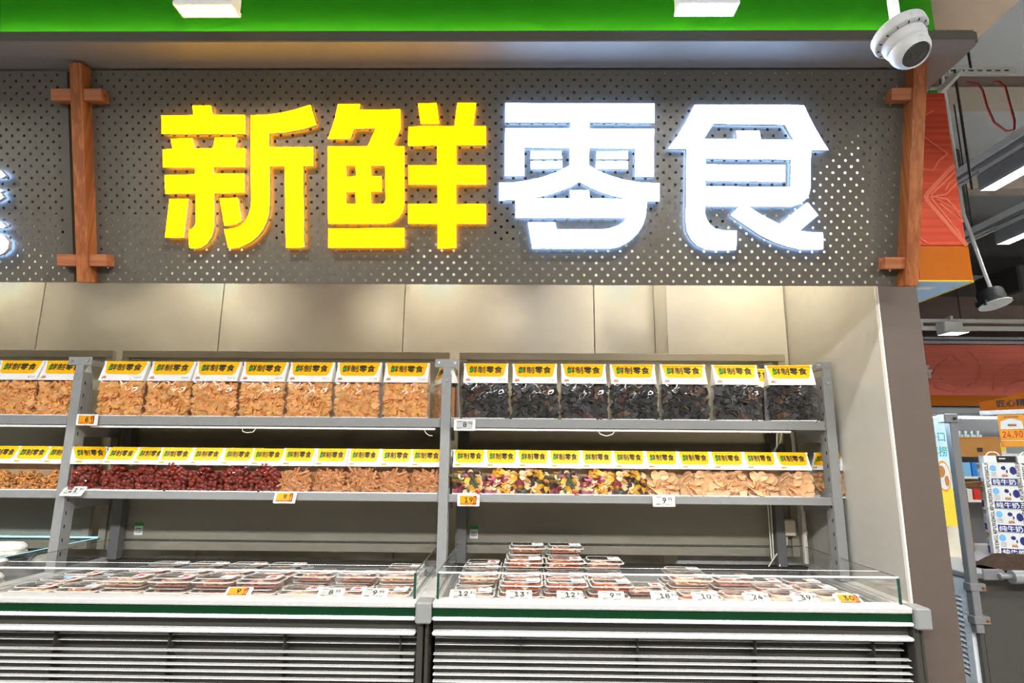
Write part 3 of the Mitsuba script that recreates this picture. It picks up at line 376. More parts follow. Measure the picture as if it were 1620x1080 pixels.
# ------------------------------------------------------------------ racks
def screw(x, y, z): return cyl((x, y, z), (x, y - .006, z), .006, 8)
POSTX = (-1.93, -.318, 1.318)
def price_digits(k, big, small, m, z=.0062):
    a, w = text(big, .020, 1); b, w2 = text(small, .0095, 1)
    part(k, 'numerals', S(xf(cat(xf(a, place(.004 - w / 2, -.008, 0)), xf(b, place(.008 + w / 2, .0025, 0))), place(0, 0, z)), m), at=None)
TAG = {}
def tag_meshes():
    TAG['frame'] = S(bx(-.046, .046, -.0245, .0245, -.005, .005, .003), 'white_plastic')
    TAG['grey'] = S(bx(-.034, .034, -.018, .018, .0045, .0054), 'screen_grey')
    TAG['orange'] = S(bx(-.034, .022, -.012, .018, .0045, .0054), 'screen_orange')
    TAG['red'] = S(cat(bx(.022, .034, -.018, .018, .0045, .0054), bx(-.034, .022, -.018, -.012, .0045, .0054)), 'screen_red')
    TAG['lines'] = S(cat(bx(-.032, -.008, .0135, .0150, .0054, .0058), bx(-.032, -.016, -.0155, -.0135, .0054, .0058), bx(.004, .030, -.0155, -.0145, .0054, .0058), bx(-.032, .0, -.0115, -.0108, .0054, .0058)), 'ink')
    TAG['hot'] = S(cat(bx(-.032, -.012, .0135, .0150, .0054, .0058), bx(-.032, .018, -.0160, -.0140, .0054, .0058), bx(.0255, .030, -.012, .012, .0054, .0058)), 'screen_orange')
    TAG['logo'] = S(bx(-.010, .010, -.0222, -.0205, .005, .0053), 'ink_grey')
    for s in ('6', '8', '11', '9', '19', '12', '10', '18', '24', '39', '30', '13'):
        a, w = text(s, .020, 1); b, w2 = text('90' if s not in ('24', '39') else '80', .0095, 1)
        TAG['n' + s] = S(xf(cat(xf(a, place(.002 - w / 2, -.008, 0)), xf(b, place(.006 + w / 2, .0025, 0))), place(0, 0, .0055)), 'ink')
def price_tag(M, num, hot, label, group):
    k = thing('price_tag', label, 'price tag', group); at = mt(M)
    part(k, 'case', TAG['frame'], at)
    if hot: part(k, 'screen', TAG['orange'], at); part(k, 'promo_band', TAG['red'], at); part(k, 'print', TAG['hot'], at)
    else: part(k, 'screen', TAG['grey'], at); part(k, 'print', TAG['lines'], at)
    part(k, 'numerals', TAG['n' + num], at); part(k, 'maker_mark', TAG['logo'], at)
def post_mesh(x, z0, z1):
    return cat(bx(x - .02, x + .02, 2.5, 2.506, z0, z1, .001), bx(x - .02, x - .016, 2.506, 2.56, z0, z1), bx(x + .016, x + .02, 2.506, 2.56, z0, z1))
def rack(name, xa, xb, label, right_end=False, frame0=None, frame1=None, strips=(0, 0)):
    k = thing(name, label, 'display rack')
    f0, f1 = frame0, frame1
    part(k, 'back_panel', S(bx(f0 + .02, f1 - .02, 2.848, 2.856, .905, 1.818), 'rack_panel'))
    part(k, 'back_frame', S(cat(bx(f0, f1, 2.835, 2.86, 1.816, 1.852, .002), bx(f0, f0 + .035, 2.835, 2.86, .905, 1.816, .002), bx(f1 - .035, f1, 2.835, 2.86, .905, 1.816, .002)), 'rack_frame'))
    xr = xb                                            # post at the right end of the bay
    part(k, 'front_post', S(post_mesh(xr, .868, 1.70), 'grey_metal'))
    for s in (-1, 1):
        part(k, 'slot', S(cat([bx(xr + s * .0195, xr + s * .0207, 2.516, 2.522, z, z + .014) for z in np.arange(.93, 1.68, .055)]), 'slot_dark'), kind='stuff')
    cap = bx(xr - .052, xr + .052, 2.497, 2.503, 1.728, 1.765, .002) if not right_end else bx(xr - .042, xr + .022, 2.497, 2.503, 1.735, 1.765, .002)
    part(k, 'top_bracket', S(cat(cap, bx(xr - .015, xr + .018, 2.498, 2.503, 1.69, 1.735)), 'grey_metal'))
    part(k, 'screw', S(screw(xr - .034, 2.497, 1.748), 'screw'))
    if not right_end: part(k, 'screw', S(screw(xr + .036, 2.497, 1.748), 'screw'))
    part(k, 'screw', S(screw(xr, 2.5, 1.672), 'screw'))
    part(k, 'top_arm', S(bx(xr - .012, xr + .012, 2.503, 2.835, 1.735, 1.76), 'grey_metal'))
    part(k, 'rear_post', S(bx(xr + .03 if not right_end else xr - .14, xr + .075 if not right_end else xr - .10, 2.79, 2.834, .868, 1.80, .002), 'rear_metal'))
    for z0, z1 in ((1.471, 1.509), (1.163, 1.195)):
        a, b = xa + .024, xb - .024
        part(k, 'shelf', S(cat(bx(a, b, 2.505, 2.51, z0, z1, .0015), bx(a, b, 2.51, 2.83, z0 + .008, z0 + .012), bx(a, b, 2.51, 2.516, z0, z0 + .004)), 'grey_metal'))
        part(k, 'shelf_liner', S(bx(a + .004, b - .004, 2.511, 2.82, z0 + .0125, z1 - .003), 'white_plastic'))
        for e in (a - .003, b): part(k, 'end_hook', S(bx(e, e + .003, 2.505, 2.60, z0 - .002, z1 + .022), 'light_metal'))
        part(k, 'shelf_arm', S(cat(bx(xb - .006, xb + .006, 2.556, 2.82, z0 - .05, z0 + .008), ), 'grey_metal'))
        if z0 > 1.3:
            part(k, 'light_strip', S(bx(a + strips[0], b - strips[1], 2.513, 2.53, z0 - .012, z0 - .002, .002), 'white_plastic'))
    return k
tag_meshes()
rk_l = rack('display_rack', -3.56, POSTX[0], 'grey metal snack rack cut off by the picture\'s edge, left of the red dates rack', False, -3.6, -2.03)
rk_m = rack('display_rack', POSTX[0], POSTX[1], 'middle grey metal rack with orange chips above red dates', False, -1.984, -.35, (.05, .02))
rk_r = rack('display_rack', POSTX[1], POSTX[2], 'grey metal rack with dark chips above dried fruit', True, -.298, 1.30, (.01, .14))
part(rk_m, 'hanging_cable', S(tube([(-1.195, 2.516, 1.462), (-1.19, 2.512, 1.447), (-1.17, 2.51, 1.442), (-1.145, 2.512, 1.445), (-1.135, 2.516, 1.462)], .0022), 'cream_cable'))
part(rk_m, 'hanging_cable', S(tube([(-.41, 2.516, 1.462), (-.40, 2.512, 1.445), (-.385, 2.51, 1.436), (-.372, 2.512, 1.436)], .0018), 'white_plastic'))
part(rk_r, 'hanging_cable', S(tube([(.335, 2.516, 1.46), (.345, 2.512, 1.447), (.37, 2.51, 1.440), (.395, 2.512, 1.447), (.405, 2.516, 1.46)], .0025), 'cream_cable'))
part(rk_r, 'hanging_cable', S(tube([(1.10, 2.53, 1.46), (1.125, 2.6, 1.40), (1.145, 2.75, 1.33), (1.15, 2.80, 1.20), (1.15, 2.80, .9)], .003), 'cream_cable'))
part(rk_r, 'hanging_cable', S(tube([(1.12, 2.53, 1.46), (1.14, 2.6, 1.42), (1.155, 2.75, 1.37), (1.165, 2.80, 1.25), (1.16, 2.80, .9)], .003), 'cream_cable'))
# rack end panel, conduit, switch box, stickers
k = thing('wall_switch_box', 'cream switch box with two cables behind the freezer glass', 'switch box')
part(k, 'box', S(bx(1.190, 1.272, 2.805, 2.846, 1.000, 1.074, .004), 'cream_plastic'))
part(k, 'face_plate', S(bx(1.198, 1.270, 2.797, 2.806, 1.004, 1.072, .003), 'cream_plastic'))
part(k, 'rocker', S(bx(1.212, 1.262, 2.794, 2.798, 1.014, 1.058, .002), 'cream_plastic'))
part(k, 'cable', S(tube([(1.225, 2.82, 1.0), (1.215, 2.815, .975), (1.20, 2.81, .945), (1.16, 2.80, .905), (1.13, 2.79, .87)], .0035), 'cream_cable'))
part(k, 'cable', S(tube([(1.235, 2.82, 1.0), (1.232, 2.815, .965), (1.21, 2.81, .945), (1.19, 2.80, .91), (1.18, 2.79, .87)], .0035), 'cream_cable'))
k = thing('cable_trunking', 'upright cream cable trunking right of the switch box', 'cable trunking')
part(k, 'channel', S(bx(1.303, 1.320, 2.80, 2.82, .88, 1.165, .002), 'cream_cable'))
part(k, 'joint_cover', S(bx(1.301, 1.322, 2.797, 2.803, 1.01, 1.03, .002), 'cream_cable'))
for x, lab in ((-.2125, 'small green and white notice sticker on the right rack\'s back panel'), (-1.80, 'small green and white notice sticker on the middle rack\'s back panel')):
    k = thing('notice_sticker', lab, 'sticker'); zt = 1.03
    part(k, 'card', S(bx(x - .0195, x + .0195, 2.8455, 2.8475, .970, 1.012), 'white_plastic'))
    part(k, 'header', S(bx(x - .0195, x + .0195, 2.8455, 2.8475, 1.012, 1.026, .0005), 'bag_green'))
    part(k, 'print', S(cat([bx(x - .014 + .006 * i, x - .010 + .006 * i, 2.845, 2.8456, z, z + .004) for z in (.998, .990, .982) for i in range(5)]), 'ink'))

# ------------------------------------------------------------------ freezers
def freezer(xa, xb, label, tall=True, end_box=True, box_w=.055, logo=False):
    k = thing('island_freezer', label, 'freezer')
    part(k, 'body', S(bx(xa, xb, 2.20, 2.86, .12, .775), 'dark_metal'))
    part(k, 'plinth', S(bx(xa, xb, 2.2, 2.86, 0, .12), 'black'))
    part(k, 'tub', S(cat(bx(xa, xb, 2.17, 2.178, .775, .846), bx(xa, xb, 2.80, 2.81, .775, .86), bx(xa - .0, xa + .03, 2.17, 2.81, .775, .846), bx(xb - .03, xb, 2.17, 2.81, .775, .846)), 'light_metal'))
    part(k, 'deck', S(bx(xa + .03, xb - .03, 2.178, 2.80, .816, .836), 'deck'))
    part(k, 'deck_grille', S(cat([bx(x, x + .003, 2.179, 2.20, .836, .850) for x in np.arange(xa + .04, xb - .04, .0075)] + [bx(xa + .04, xb - .04, 2.182, 2.2, .836, .846)]), 'deck'), kind='stuff')
    part(k, 'front_rim', S(bx(xa, xb, 2.098, 2.175,   .848, .868, .004), 'rim_metal'))
    part(k, 'rear_rim', S(bx(xa, xb, 2.795, 2.86, .850, .866, .003), 'dark_metal'))
    for a, b in ((xa, xa + .014), (xb - .014, xb)): part(k, 'side_rim', S(bx(a, b, 2.175, 2.8, .846, .864, .002), 'rim_metal'))
    for a, b in ((xa + .03, xa + .06), (xb - .06, xb - .03)): part(k, 'inner_rail', S(cat(bx(a, b, 2.18, 2.8, .836, .848, .003), bx(a + .005, b - .005, 2.18, 2.8, .848, .854, .002)), 'light_metal'))
    part(k, 'green_strip', S(bx(xa, xb, 2.108, 2.16, .820, .848), 'green_band'), label='dark green strip')
    part(k, 'bumper_rail', S(bx(xa, xb, 2.098, 2.13, .808, .820, .004), 'rail_metal'))
    part(k, 'kick_panel', S(bx(xa, xb, 2.135, 2.16, .772, .808), 'dark_metal'))
    part(k, 'bumper_rail', S(bx(xa, xb, 2.104, 2.16, .759, .772, .005), 'rail_metal'))
    part(k, 'grille_back', S(bx(xa, xb, 2.195, 2.198, .30, .76), 'dark_metal'))
    # upper dark slats, then pale slats
    c, s = math.cos(.12), math.sin(.12)
    def slat(z, m, y=2.138): part(k, 'louver', S(xf(bx(xa + .004, xb - .004, -.0095, .0095, -.0011, .0011, .0008), frame((0, y, z), (1, 0, 0), (0, c, s), (0, -s, c))), m))
    for z in (.738, .716): slat(z, 'louver', 2.172)
    z = .6945
    while z > .36: slat(z, 'louver'); z -= .0212
    for x in np.arange(xa + .3, xb, .40): part(k, 'grille_stay', S(bx(x - .0012, x + .0012, 2.145, 2.20, .32, .758), 'dark_metal'))
    # glass guard
    g0, g1, y0, y1, zt = xa + .012, xb - .012, 2.142, 2.832, .956
    part(k, 'front_pane', S(quad((g0, y0, .866), (g1, y0, .866), (g1, y0, zt), (g0, y0, zt)), 'glass'))
    part(k, 'ledge_pane', S(quad((g0, y0, zt), (g1, y0, zt), (g1, y0 + .106, zt), (g0, y0 + .106, zt)), 'glass'))
    part(k, 'rear_pane', S(quad((g0, y1, .864), (g1, y1, .864), (g1, y1, zt), (g0, y1, zt)), 'glass'))
    for x in (g0, g1):
        part(k, 'side_pane', S(quad((x, y0, .864), (x, y1, .864), (x, y1, zt), (x, y0, zt)), 'glass'))
        part(k, 'pane_edge', S(bx(x - .004, x + .004, y0 - .002, y0 + .003, .866, zt - .003), 'edge_green'), label='dark green glass edge')
        part(k, 'side_edge', S(bx(x - .002, x + .002, y0, y1, zt, zt + .0015), 'edge_grey'))
    part(k, 'front_edge', S(cat(bx(g0, g1, y0 - .004, y0 + .002, zt - .004, zt + .002, .001), bx(g0, g1, y0 + .104, y0 + .107, zt - .001, zt + .001)), 'edge_glint'))
    part(k, 'rear_edge', S(bx(g0, g1, y1 - .003, y1 + .003, zt - .004, zt, .001), 'edge_grey'))
    if end_box:
        part(k, 'end_cap', S(bx(xb + .001, xb + box_w, 2.088, 2.17, .800, .868, .005), 'light_metal'))
        part(k, 'end_rim', S(bx(xb + .001, xb + box_w, 2.17, 2.86, .846, .868, .003), 'rim_metal'))
        part(k, 'end_leg', S(cat(bx(xb + .004, xb + box_w * .45, 2.115, 2.16, .1, .80, .003), bx(xb + box_w * .55, xb + box_w - .012, 2.125, 2.86, .1, .80, .003)), 'dark_metal'))
    if logo:
        a, w = text('FRESH', .012, 1)
        part(k, 'maker_print', S(xf(a, frame((-.235, 2.1405, .905), (1, 0, 0), (0, 0, 1), (0, -1, 0))), 'ink'))
    return k
freezer(-3.52, -1.962, 'island freezer with a glowing blue rear edge, at the picture\'s left border', logo=False, box_w=.052)
freezer(-1.906, -.349, 'middle island freezer full of flat meat trays, under the dates rack', box_w=.054)
fr = freezer(-.293, 1.321, 'island freezer with stacked trays beside the brown pillar, under the dried fruit rack', box_w=.055)
k = thing('glass_edge_glow', 'glowing blue light strip along the left freezer\'s rear glass', 'light strip')  # emitters added to draw the lit edges of the freezer glass
part(k, 'rear_glow', emit(cat(bx(-3.5, -1.98, 2.826, 2.831, .957, .964)), CYAN, .3))
part(k, 'side_glow', emit(bx(-1.976, -1.972, 2.15, 2.826, .957, .960), [c * .55 for c in CYAN], .2))

# ------------------------------------------------------------------ snack bags
import meshkit
rng = np.random.default_rng(7)
def rot(rs):
    q = rs.normal(size=4); q /= np.linalg.norm(q); w, x, y, z = q
    return np.array([[1 - 2 * (y * y + z * z), 2 * (x * y - z * w), 2 * (x * z + y * w)], [2 * (x * y + z * w), 1 - 2 * (x * x + z * z), 2 * (y * z - x * w)], [2 * (x * z - y * w), 2 * (y * z + x * w), 1 - 2 * (x * x + y * y)]])
def facing(rs, tilt):
    """a random turn about -y, then a tilt of the face by up to `tilt`"""
    a = rs.uniform(0, 2 * np.pi); t = rs.uniform(-tilt, tilt); u = rs.uniform(-tilt, tilt)
    R1 = np.array([[np.cos(a), -np.sin(a), 0], [np.sin(a), np.cos(a), 0], [0, 0, 1]])       # about z (piece normal)
    base = np.array([[1, 0, 0], [0, 0, -1], [0, 1, 0]], float)                               # z -> -y
    Rx = np.array([[1, 0, 0], [0, np.cos(t), -np.sin(t)], [0, np.sin(t), np.cos(t)]]); Rz = np.array([[np.cos(u), -np.sin(u), 0], [np.sin(u), np.cos(u), 0], [0, 0, 1]])
    return Rz @ Rx @ base @ R1
def sheet(w, h, th, curl, round_=0.0, n=4):
    """a small curved crisp with thickness, in xy, face to +z"""
    g = np.linspace(-1, 1, n); X, Y = np.meshgrid(g, g); X, Y = X.ravel(), Y.ravel()
    if round_ > 0:
        r = np.sqrt(X ** 2 + Y ** 2); m = np.maximum(np.abs(X), np.abs(Y)); k = np.where(r > 0, m / np.maximum(r, 1e-9), 1); k = 1 + round_ * (k - 1); X, Y = X * k, Y * k
    Z = curl * (X ** 2) - curl * .6 * Y ** 2 * .5
    top = np.c_[X * w / 2, Y * h / 2, Z + th / 2]; bot = np.c_[X * w / 2, Y * h / 2, Z - th / 2]; N = n * n; f = []
    for r in range(n - 1):
        for c in range(n - 1):
            a = r * n + c; f += [[a, a + 1, a + n + 1], [a, a + n + 1, a + n], [N + a, N + a + n + 1, N + a + 1], [N + a, N + a + n, N + a + n + 1]]
    b = list(range(n)) + [n * r + n - 1 for r in range(1, n)] + [n * (n - 1) + c for c in range(n - 2, -1, -1)] + [n * r for r in range(n - 2, 0, -1)]
    for i in range(len(b)): p, q = b[i], b[(i + 1) % len(b)]; f += [[p, N + p, N + q], [p, N + q, q]]
    return tm(np.vstack([top, bot]), f)
ICO = trimesh.creation.icosphere(1)
def ell(a, b, c): return tm(np.asarray(ICO.vertices) * [a, b, c], ICO.faces)
def stick(l, w, h): return bx(-l / 2, l / 2, -w / 2, w / 2, -h / 2, h / 2)
def bean(l, r, bend):
    t = np.linspace(-1, 1, 6); p = np.c_[t * l / 2, bend * t ** 2, 0 * t]; m = tube(p, r, 6)
    return m
def fill(w, h0, d, seed, kind):
    """pieces behind a bag's window: (mesh, colours)"""
    rs = np.random.default_rng(seed); V, Fc, C, o = [], [], [], 0
    def addp(m, R, p, col):
        nonlocal o
        v = np.asarray(m.vertices) @ R.T + p
        V.append(v); Fc.append(np.asarray(m.faces) + o); C.append(np.tile(np.clip(col, 0, 1), (len(v), 1))); o += len(v)
    cfg = {'square': (.0185, 2, .8), 'dark': (.023, 2, .8), 'date': (.0185, 2, 3.2), 'stick': (.0150, 2, .45), 'mix': (.0205, 2, .7), 'wafer': (.026, 3, .7), 'nut': (.0125, 2, 3)}[kind]
    sp, layers, tilt = cfg
    for L in range(layers):
        y = .013 + .009 * L
        for x in np.arange(-w / 2 + sp * .55, w / 2 - sp * .3, sp):
            top = h0 * (1 - .28 * (abs(x) / (w / 2)) ** 2 * (kind not in ('square', 'dark'))) * (1 + .05 * np.sin(x * 90 + seed))
            for z in np.arange(sp * .5, top, sp * (.9 if kind != 'stick' else .6)):
                p = np.array([x + rs.uniform(-.4, .4) * sp, y + rs.uniform(-.003, .003), z + rs.uniform(-.35, .35) * sp])
                p[0] = np.clip(p[0], -w / 2 + sp * .45, w / 2 - sp * .45); p[2] = max(p[2], sp * .45); u = rs.uniform(.82, 1.12)
                if kind == 'square':
                    addp(sheet(rs.uniform(.025, .033), rs.uniform(.021, .029), .0016, rs.uniform(-.006, .006)), facing(rs, tilt), p, np.array([.82, .43, .14]) * u * [1, rs.uniform(.93, 1.08), rs.uniform(.85, 1.3)])
                elif kind == 'dark':
                    c = np.array([.048, .044, .041]) if rs.random() < .86 else np.array([.12, .066, .042])
                    addp(sheet(rs.uniform(.036, .056), rs.uniform(.028, .042), .0018, rs.uniform(-.009, .009), .4), facing(rs, tilt), p, c * rs.uniform(.55, 1.6))
                elif kind == 'date':
                    a = rs.uniform(.0125, .0158); addp(ell(a, a * rs.uniform(.62, .75), a * .68), rot(rs), p, np.array([.175, .020, .009]) * rs.uniform(.6, 1.35))
                elif kind == 'stick':
                    addp(stick(rs.uniform(.034, .055), .0085, .0065), facing(rs, tilt), p, np.array([.50, .215, .075]) * u)
                elif kind == 'nut':
                    a = rs.uniform(.009, .0125); addp(ell(a, a * .62, a * .5), rot(rs), p, np.array([.55, .24, .06]) * rs.uniform(.55, 1.3))
                elif kind == 'wafer':
                    addp(sheet(rs.uniform(.035, .058), rs.uniform(.030, .050), .0016, rs.uniform(-.010, .010), .8, 5), facing(rs, 1.0), p, np.array([.74, .47, .24]) * rs.uniform(.85, 1.2))
                elif kind == 'mix':
                    q = rs.random()
                    if q < .07: addp(bean(rs.uniform(.045, .07), .0052, rs.uniform(-.006, .006)), facing(rs, .5), p, np.array([.075, .115, .05]) * u)
                    elif q < .36: addp(sheet(.030, .023, .004, .002, .9), facing(rs, .8), p, np.array([.84, .66, .36]) * u)
                    elif q < .58: addp(sheet(.038, .025, .003, .006, .6), facing(rs, .9), p, np.array([.84, .45, .03]) * u)
                    elif q < .73: addp(sheet(.037, .027, .004, .004, .7), facing(rs, .8), p, (np.array([.33, .04, .06]) if rs.random() < .6 else np.array([.52, .14, .20])) * u)
                    elif q < .92: addp(sheet(.028, .025, .004, .003, .9), facing(rs, .8), p, np.array([.07, .022, .025]) * u)
                    else: addp(ell(.012, .010, .010), rot(rs), p, np.array([.48, .21, .03]) * u)
    # the rest of the heap behind the visible pieces
    core = {'square': (.50, .20, .04), 'dark': (.02, .019, .018), 'date': (.06, .004, .004), 'stick': (.28, .10, .03), 'nut': (.3, .11, .02), 'wafer': (.50, .28, .12), 'mix': (.22, .09, .03)}[kind]
    yb = .013 + .008 * layers
    pts = [(-w / 2 + .008, .004), (w / 2 - .008, .004)] + [(x, h0 * (.93 - .3 * (abs(x) / (w / 2)) ** 2 * (kind not in ('square', 'dark')))) for x in np.linspace(w / 2 - .008, -w / 2 + .008, 7)]
    m = trimesh.creation.extrude_polygon(Polygon(pts), d * .72 - yb, engine='earcut'); m = xf(m, frame((0, d * .72, 0), (1, 0, 0), (0, 0, 1), (0, -1, 0)))
    addp(m, np.eye(3), np.zeros(3), np.array(core))
    return tm(np.vstack(V), np.vstack(Fc)), np.vstack(C)

def bag_parts(w, h, hb, yb, d, badge, back):
    """bag standing on z = 0, front towards -y; hb = where the printed header starts, yb = where its yellow starts"""
    lean = .034; q = {}
    def fy(z): return -.003 * math.sin(math.pi * min(z / hb, 1)) if z <= hb else (z - hb) / (h - hb) * lean
    def by(z): return d * (1 - .15 * min(z / hb, 1)) if z <= hb else d * .85 + (lean + .006 - d * .85) * (z - hb) / (h - hb)
    def wall(za, zb, n, hw):
        zs = np.linspace(za, zb, n); V = []
        for z in zs: V += [(-hw, by(z), z), (-hw + .001, fy(z), z), (hw - .001, fy(z), z), (hw, by(z), z)]
        f = []
        for i in range(n - 1):
            for a in (0, 1, 2): o = 4 * i + a; f += [[o, o + 1, o + 5], [o, o + 5, o + 4]]
        return tm(V, f)
    hw = w / 2
    # clear window: a slightly crumpled front sheet and two side gussets
    gx, gz = np.linspace(-hw + .001, hw - .001, 13), np.linspace(.006, hb, 12)
    pts = np.array([[x, fy(z), z] for z in gz for x in gx])
    edge = np.clip(np.minimum(hw - np.abs(pts[:, 0]), np.minimum(pts[:, 2], hb - pts[:, 2])) / .012, 0, 1)
    pts[:, 1] += (meshkit.fbm(pts * [70, 1, 45] + w * 50, 3) - .62) * .010 * edge
    sheet_f = np.array([[r * 13 + q_, r * 13 + q_ + 1, r * 13 + q_ + 14, r * 13 + q_ + 13] for r in range(11) for q_ in range(12)])
    sheet_m = tm(pts, np.vstack([sheet_f[:, [0, 1, 2]], sheet_f[:, [0, 2, 3]]]))
    side = []
    for s in (-1, 1):
        V = [p for z in gz for p in ((s * (hw - .001), fy(z), z), (s * (hw - .006), (fy(z) + by(z)) / 2, z), (s * hw, by(z), z))]
        side.append(tm(V, [f for i in range(11) for o in (3 * i, 3 * i + 1) for f in ([o, o + 1, o + 4], [o, o + 4, o + 3])]))
    q['window'] = S(sheet_m, 'film', True); q['gusset'] = S(side[0], 'film'); q['gusset_001'] = S(side[1], 'film')
    q['header'] = S(wall(hb, h, 4, hw), 'bag_white')
    q['bottom_band'] = S(cat(wall(0, .007, 2, hw + .0004), bx(-hw, hw, .001, d, 0, .001)), 'bag_white')
    zs = np.linspace(0, h, 7); V = [(sx * (hw - .0003), by(z) + .0004, z) for z in zs for sx in (-1, 1)]
    q['back_sheet'] = S(tm(V, [f for i in range(6) for f in ([2 * i, 2 * i + 1, 2 * i + 3], [2 * i, 2 * i + 3, 2 * i + 2])]), back)
    # header plane: x along the bag, t up the slope
    sl = np.array([0, lean, h - hb]); L = np.linalg.norm(sl); sl /= L; nrm = np.array([0, -sl[2], sl[1]])
    M = frame((0, 0, hb), (1, 0, 0), sl, nrm)
    y0 = (yb - hb) / (h - hb) * L; mg = w * .085; r = w * .10
    xs0, xs1 = -hw + mg, hw - mg; arc = lambda cx, a0, a1: [(cx + r * math.cos(a), y0 + r + r * math.sin(a)) for a in np.linspace(a0, a1, 5)]
    poly = [(xs1 + mg * .55, L), (xs0 - mg * .55, L)] + arc(xs0 + r, math.pi, 1.5 * math.pi) + arc(xs1 - r, -.5 * math.pi, 0)
    q['yellow_print'] = S(xf(flat([[[(x * 1000, y * 1000) for x, y in poly]]]), M @ place(0, 0, .0006)), 'bag_yellow')
    ch = min((L - y0) * .54, w * .2); t, tw = text('鲜制零食', ch, 0); k = (w * .74) / tw
    tz = y0 + (L - y0) * .30
    t = xf(t, np.diag([k, 1, 1, 1.0])); q['title'] = S(xf(t, M @ place(-w * .37, tz, .0013)), 'ink')
    g = cyl((0, 0, 0), (0, 0, .0004), ch * .24, 14); q['green_dot'] = S(xf(g, M @ place(-w * .37 + ch * .26, tz + ch * .42, .0016)), 'bag_green')
    lb = y0 * .5
    if badge:
        m = cat(bx(-.010, .010, -.004, .001, 0, .0004), *[cyl((i * .0055, .0045 + (i == 0) * .001, 0), (i * .0055, .0045 + (i == 0) * .001, .0004), .0026, 8) for i in (-1, 0, 1)])
        q['badge'] = S(xf(m, M @ place(-hw + .022, lb - .001, .0006)), 'logo_brown')
    else:
        q['badge'] = S(xf(bx(-.012, .012, -.0032, .0032, 0, .0004, .001), M @ place(-hw + .022, lb, .0006)), 'bag_yellow')
        q['badge_text'] = S(xf(cat([bx(-.009 + .005 * i, -.0055 + .005 * i, -.0014, .0014, 0, .0002) for i in range(4)]), M @ place(-hw + .022, lb, .0011)), 'red_ink')
    fine = [bx(.004 * i, .004 * i + .0022, -.0045, -.0030, 0, .0003) for i in range(8)] + [bx(.008, .017, .001, .0032, 0, .0003), bx(.021, .030, .001, .0036, 0, .0003), bx(.0, .0045, .0004, .0044, 0, .0003)]
    q['fine_print'] = S(xf(cat(fine), M @ place(hw - .042, lb, .0006)), 'ink_grey')
    rr = .0062 if h > .2 else .005
    c0, c1 = np.array([-hw, lean + .002, h - .001]), np.array([hw, lean + .002, h - .001])
    q['top_roll'] = S(cyl(c0 + [.008, 0, 0], c1 - [.008, 0, 0], rr, 10), 'bag_yellow', 40)
    q['roll_end'] = S(cyl(c0 + [-.001, 0, 0], c0 + [.0085, 0, 0], rr * 1.06, 10), 'bag_white', 40)
    q['roll_end_001'] = S(cyl(c1 + [-.0085, 0, 0], c1 + [.001, 0, 0], rr * 1.06, 10), 'bag_white', 40)
    return q
BIG = bag_parts(.196, .243, .157, .186, .085, True, 'bag_white')
SML = bag_parts(.139, .182, .112, .131, .062, False, 'kraft')
FILL = {}
for kind, (w, h0, d) in {'square': (.184, .151, .085), 'dark': (.184, .147, .085), 'date': (.130, .107, .062), 'stick': (.130, .092, .062), 'mix': (.130, .104, .062), 'wafer': (.130, .101, .062), 'nut': (.130, .078, .062)}.items():
    FILL[kind] = []
    for s in range(3):
        m, c = fill(w, h0 * (1 + .06 * (s - 1) * (kind not in ('square', 'dark'))), d, 11 + s * 7 + len(kind), kind)
        FILL[kind].append(mikit.ply(m, 'mat_contents_gloss' if kind == 'date' else 'mat_contents', smooth=(True if kind in ('date', 'nut') else False), color=c))
WHAT = {'square': 'square orange crisps', 'dark': 'black leathery chips', 'date': 'red dates', 'stick': 'tan sticks', 'mix': 'dried fruit and vegetable mix', 'wafer': 'pale seeded crisps', 'nut': 'small brown nuts'}
HOW = {'square': 'crisp', 'dark': 'chip', 'date': 'date', 'stick': 'stick', 'mix': 'dried_fruit', 'wafer': 'crisp', 'nut': 'nut'}
def bag(kind, x, z, y, label, group, rz=0.0, rx=0.0, v=0):
    P_ = BIG if kind in ('square', 'dark') else SML
    k = thing('snack_bag', label, 'snack bag', group); at = mt(place(x, y, z, rz, rx))
    for n_, d_ in P_.items():
        part(k, n_.replace('_001', ''), d_, at)
    part(k, 'contents', FILL[kind][v % 3], at, label=WHAT[kind], kind='stuff')
    return k
ORD = ['first', 'second', 'third', 'fourth', 'fifth', 'sixth', 'seventh', 'eighth', 'ninth']
Z1, Z2 = 1.5065, 1.1925
jit = lambda s: float(rng.uniform(-s, s))
# top shelf, middle rack: seven bags of square crisps and one turned sideways
X1 = [-1.7527, -1.5428, -1.3376, -1.1300, -0.9215, -0.7120, -0.4989]
for i, x in enumerate(X1):
    bag('square', x, Z1, 2.513 + abs(jit(.006)), f'bag of square orange crisps, {ORD[i]} from the left on the middle rack\'s top shelf', 'orange crisp bags on the middle rack', jit(.03), 0, i)
bag('square', -0.3723, Z1, 2.60, 'bag of orange crisps turned sideways by the post between the orange and black bags', 'orange crisp bags on the middle rack', -1.2, 0, 1)
X1L = [-2.0219, -2.2246, -2.4263]
for i, x in enumerate(X1L):
    bag('square', x, Z1, 2.513, ['bag of square orange crisps touching the left post, on the left rack\'s top shelf', 'bag of square orange crisps second from the post, on the left rack\'s top shelf', 'bag of orange crisps outside the picture\'s edge on the left rack\'s top shelf'][i], 'orange crisp bags on the left rack', jit(.03), 0, i + 1)
X1R = [-0.1501, 0.0644, 0.2798, 0.4946, 0.7145, 0.9432, 1.1754]
for i, x in enumerate(X1R):
    bag('dark', x, Z1, 2.513 + abs(jit(.005)), f'snack bag of black leathery chips, {ORD[i]} from the middle post on the top shelf', 'black chip bags on the right rack', jit(.03) + (-.09 if i == 6 else 0), 0, i)
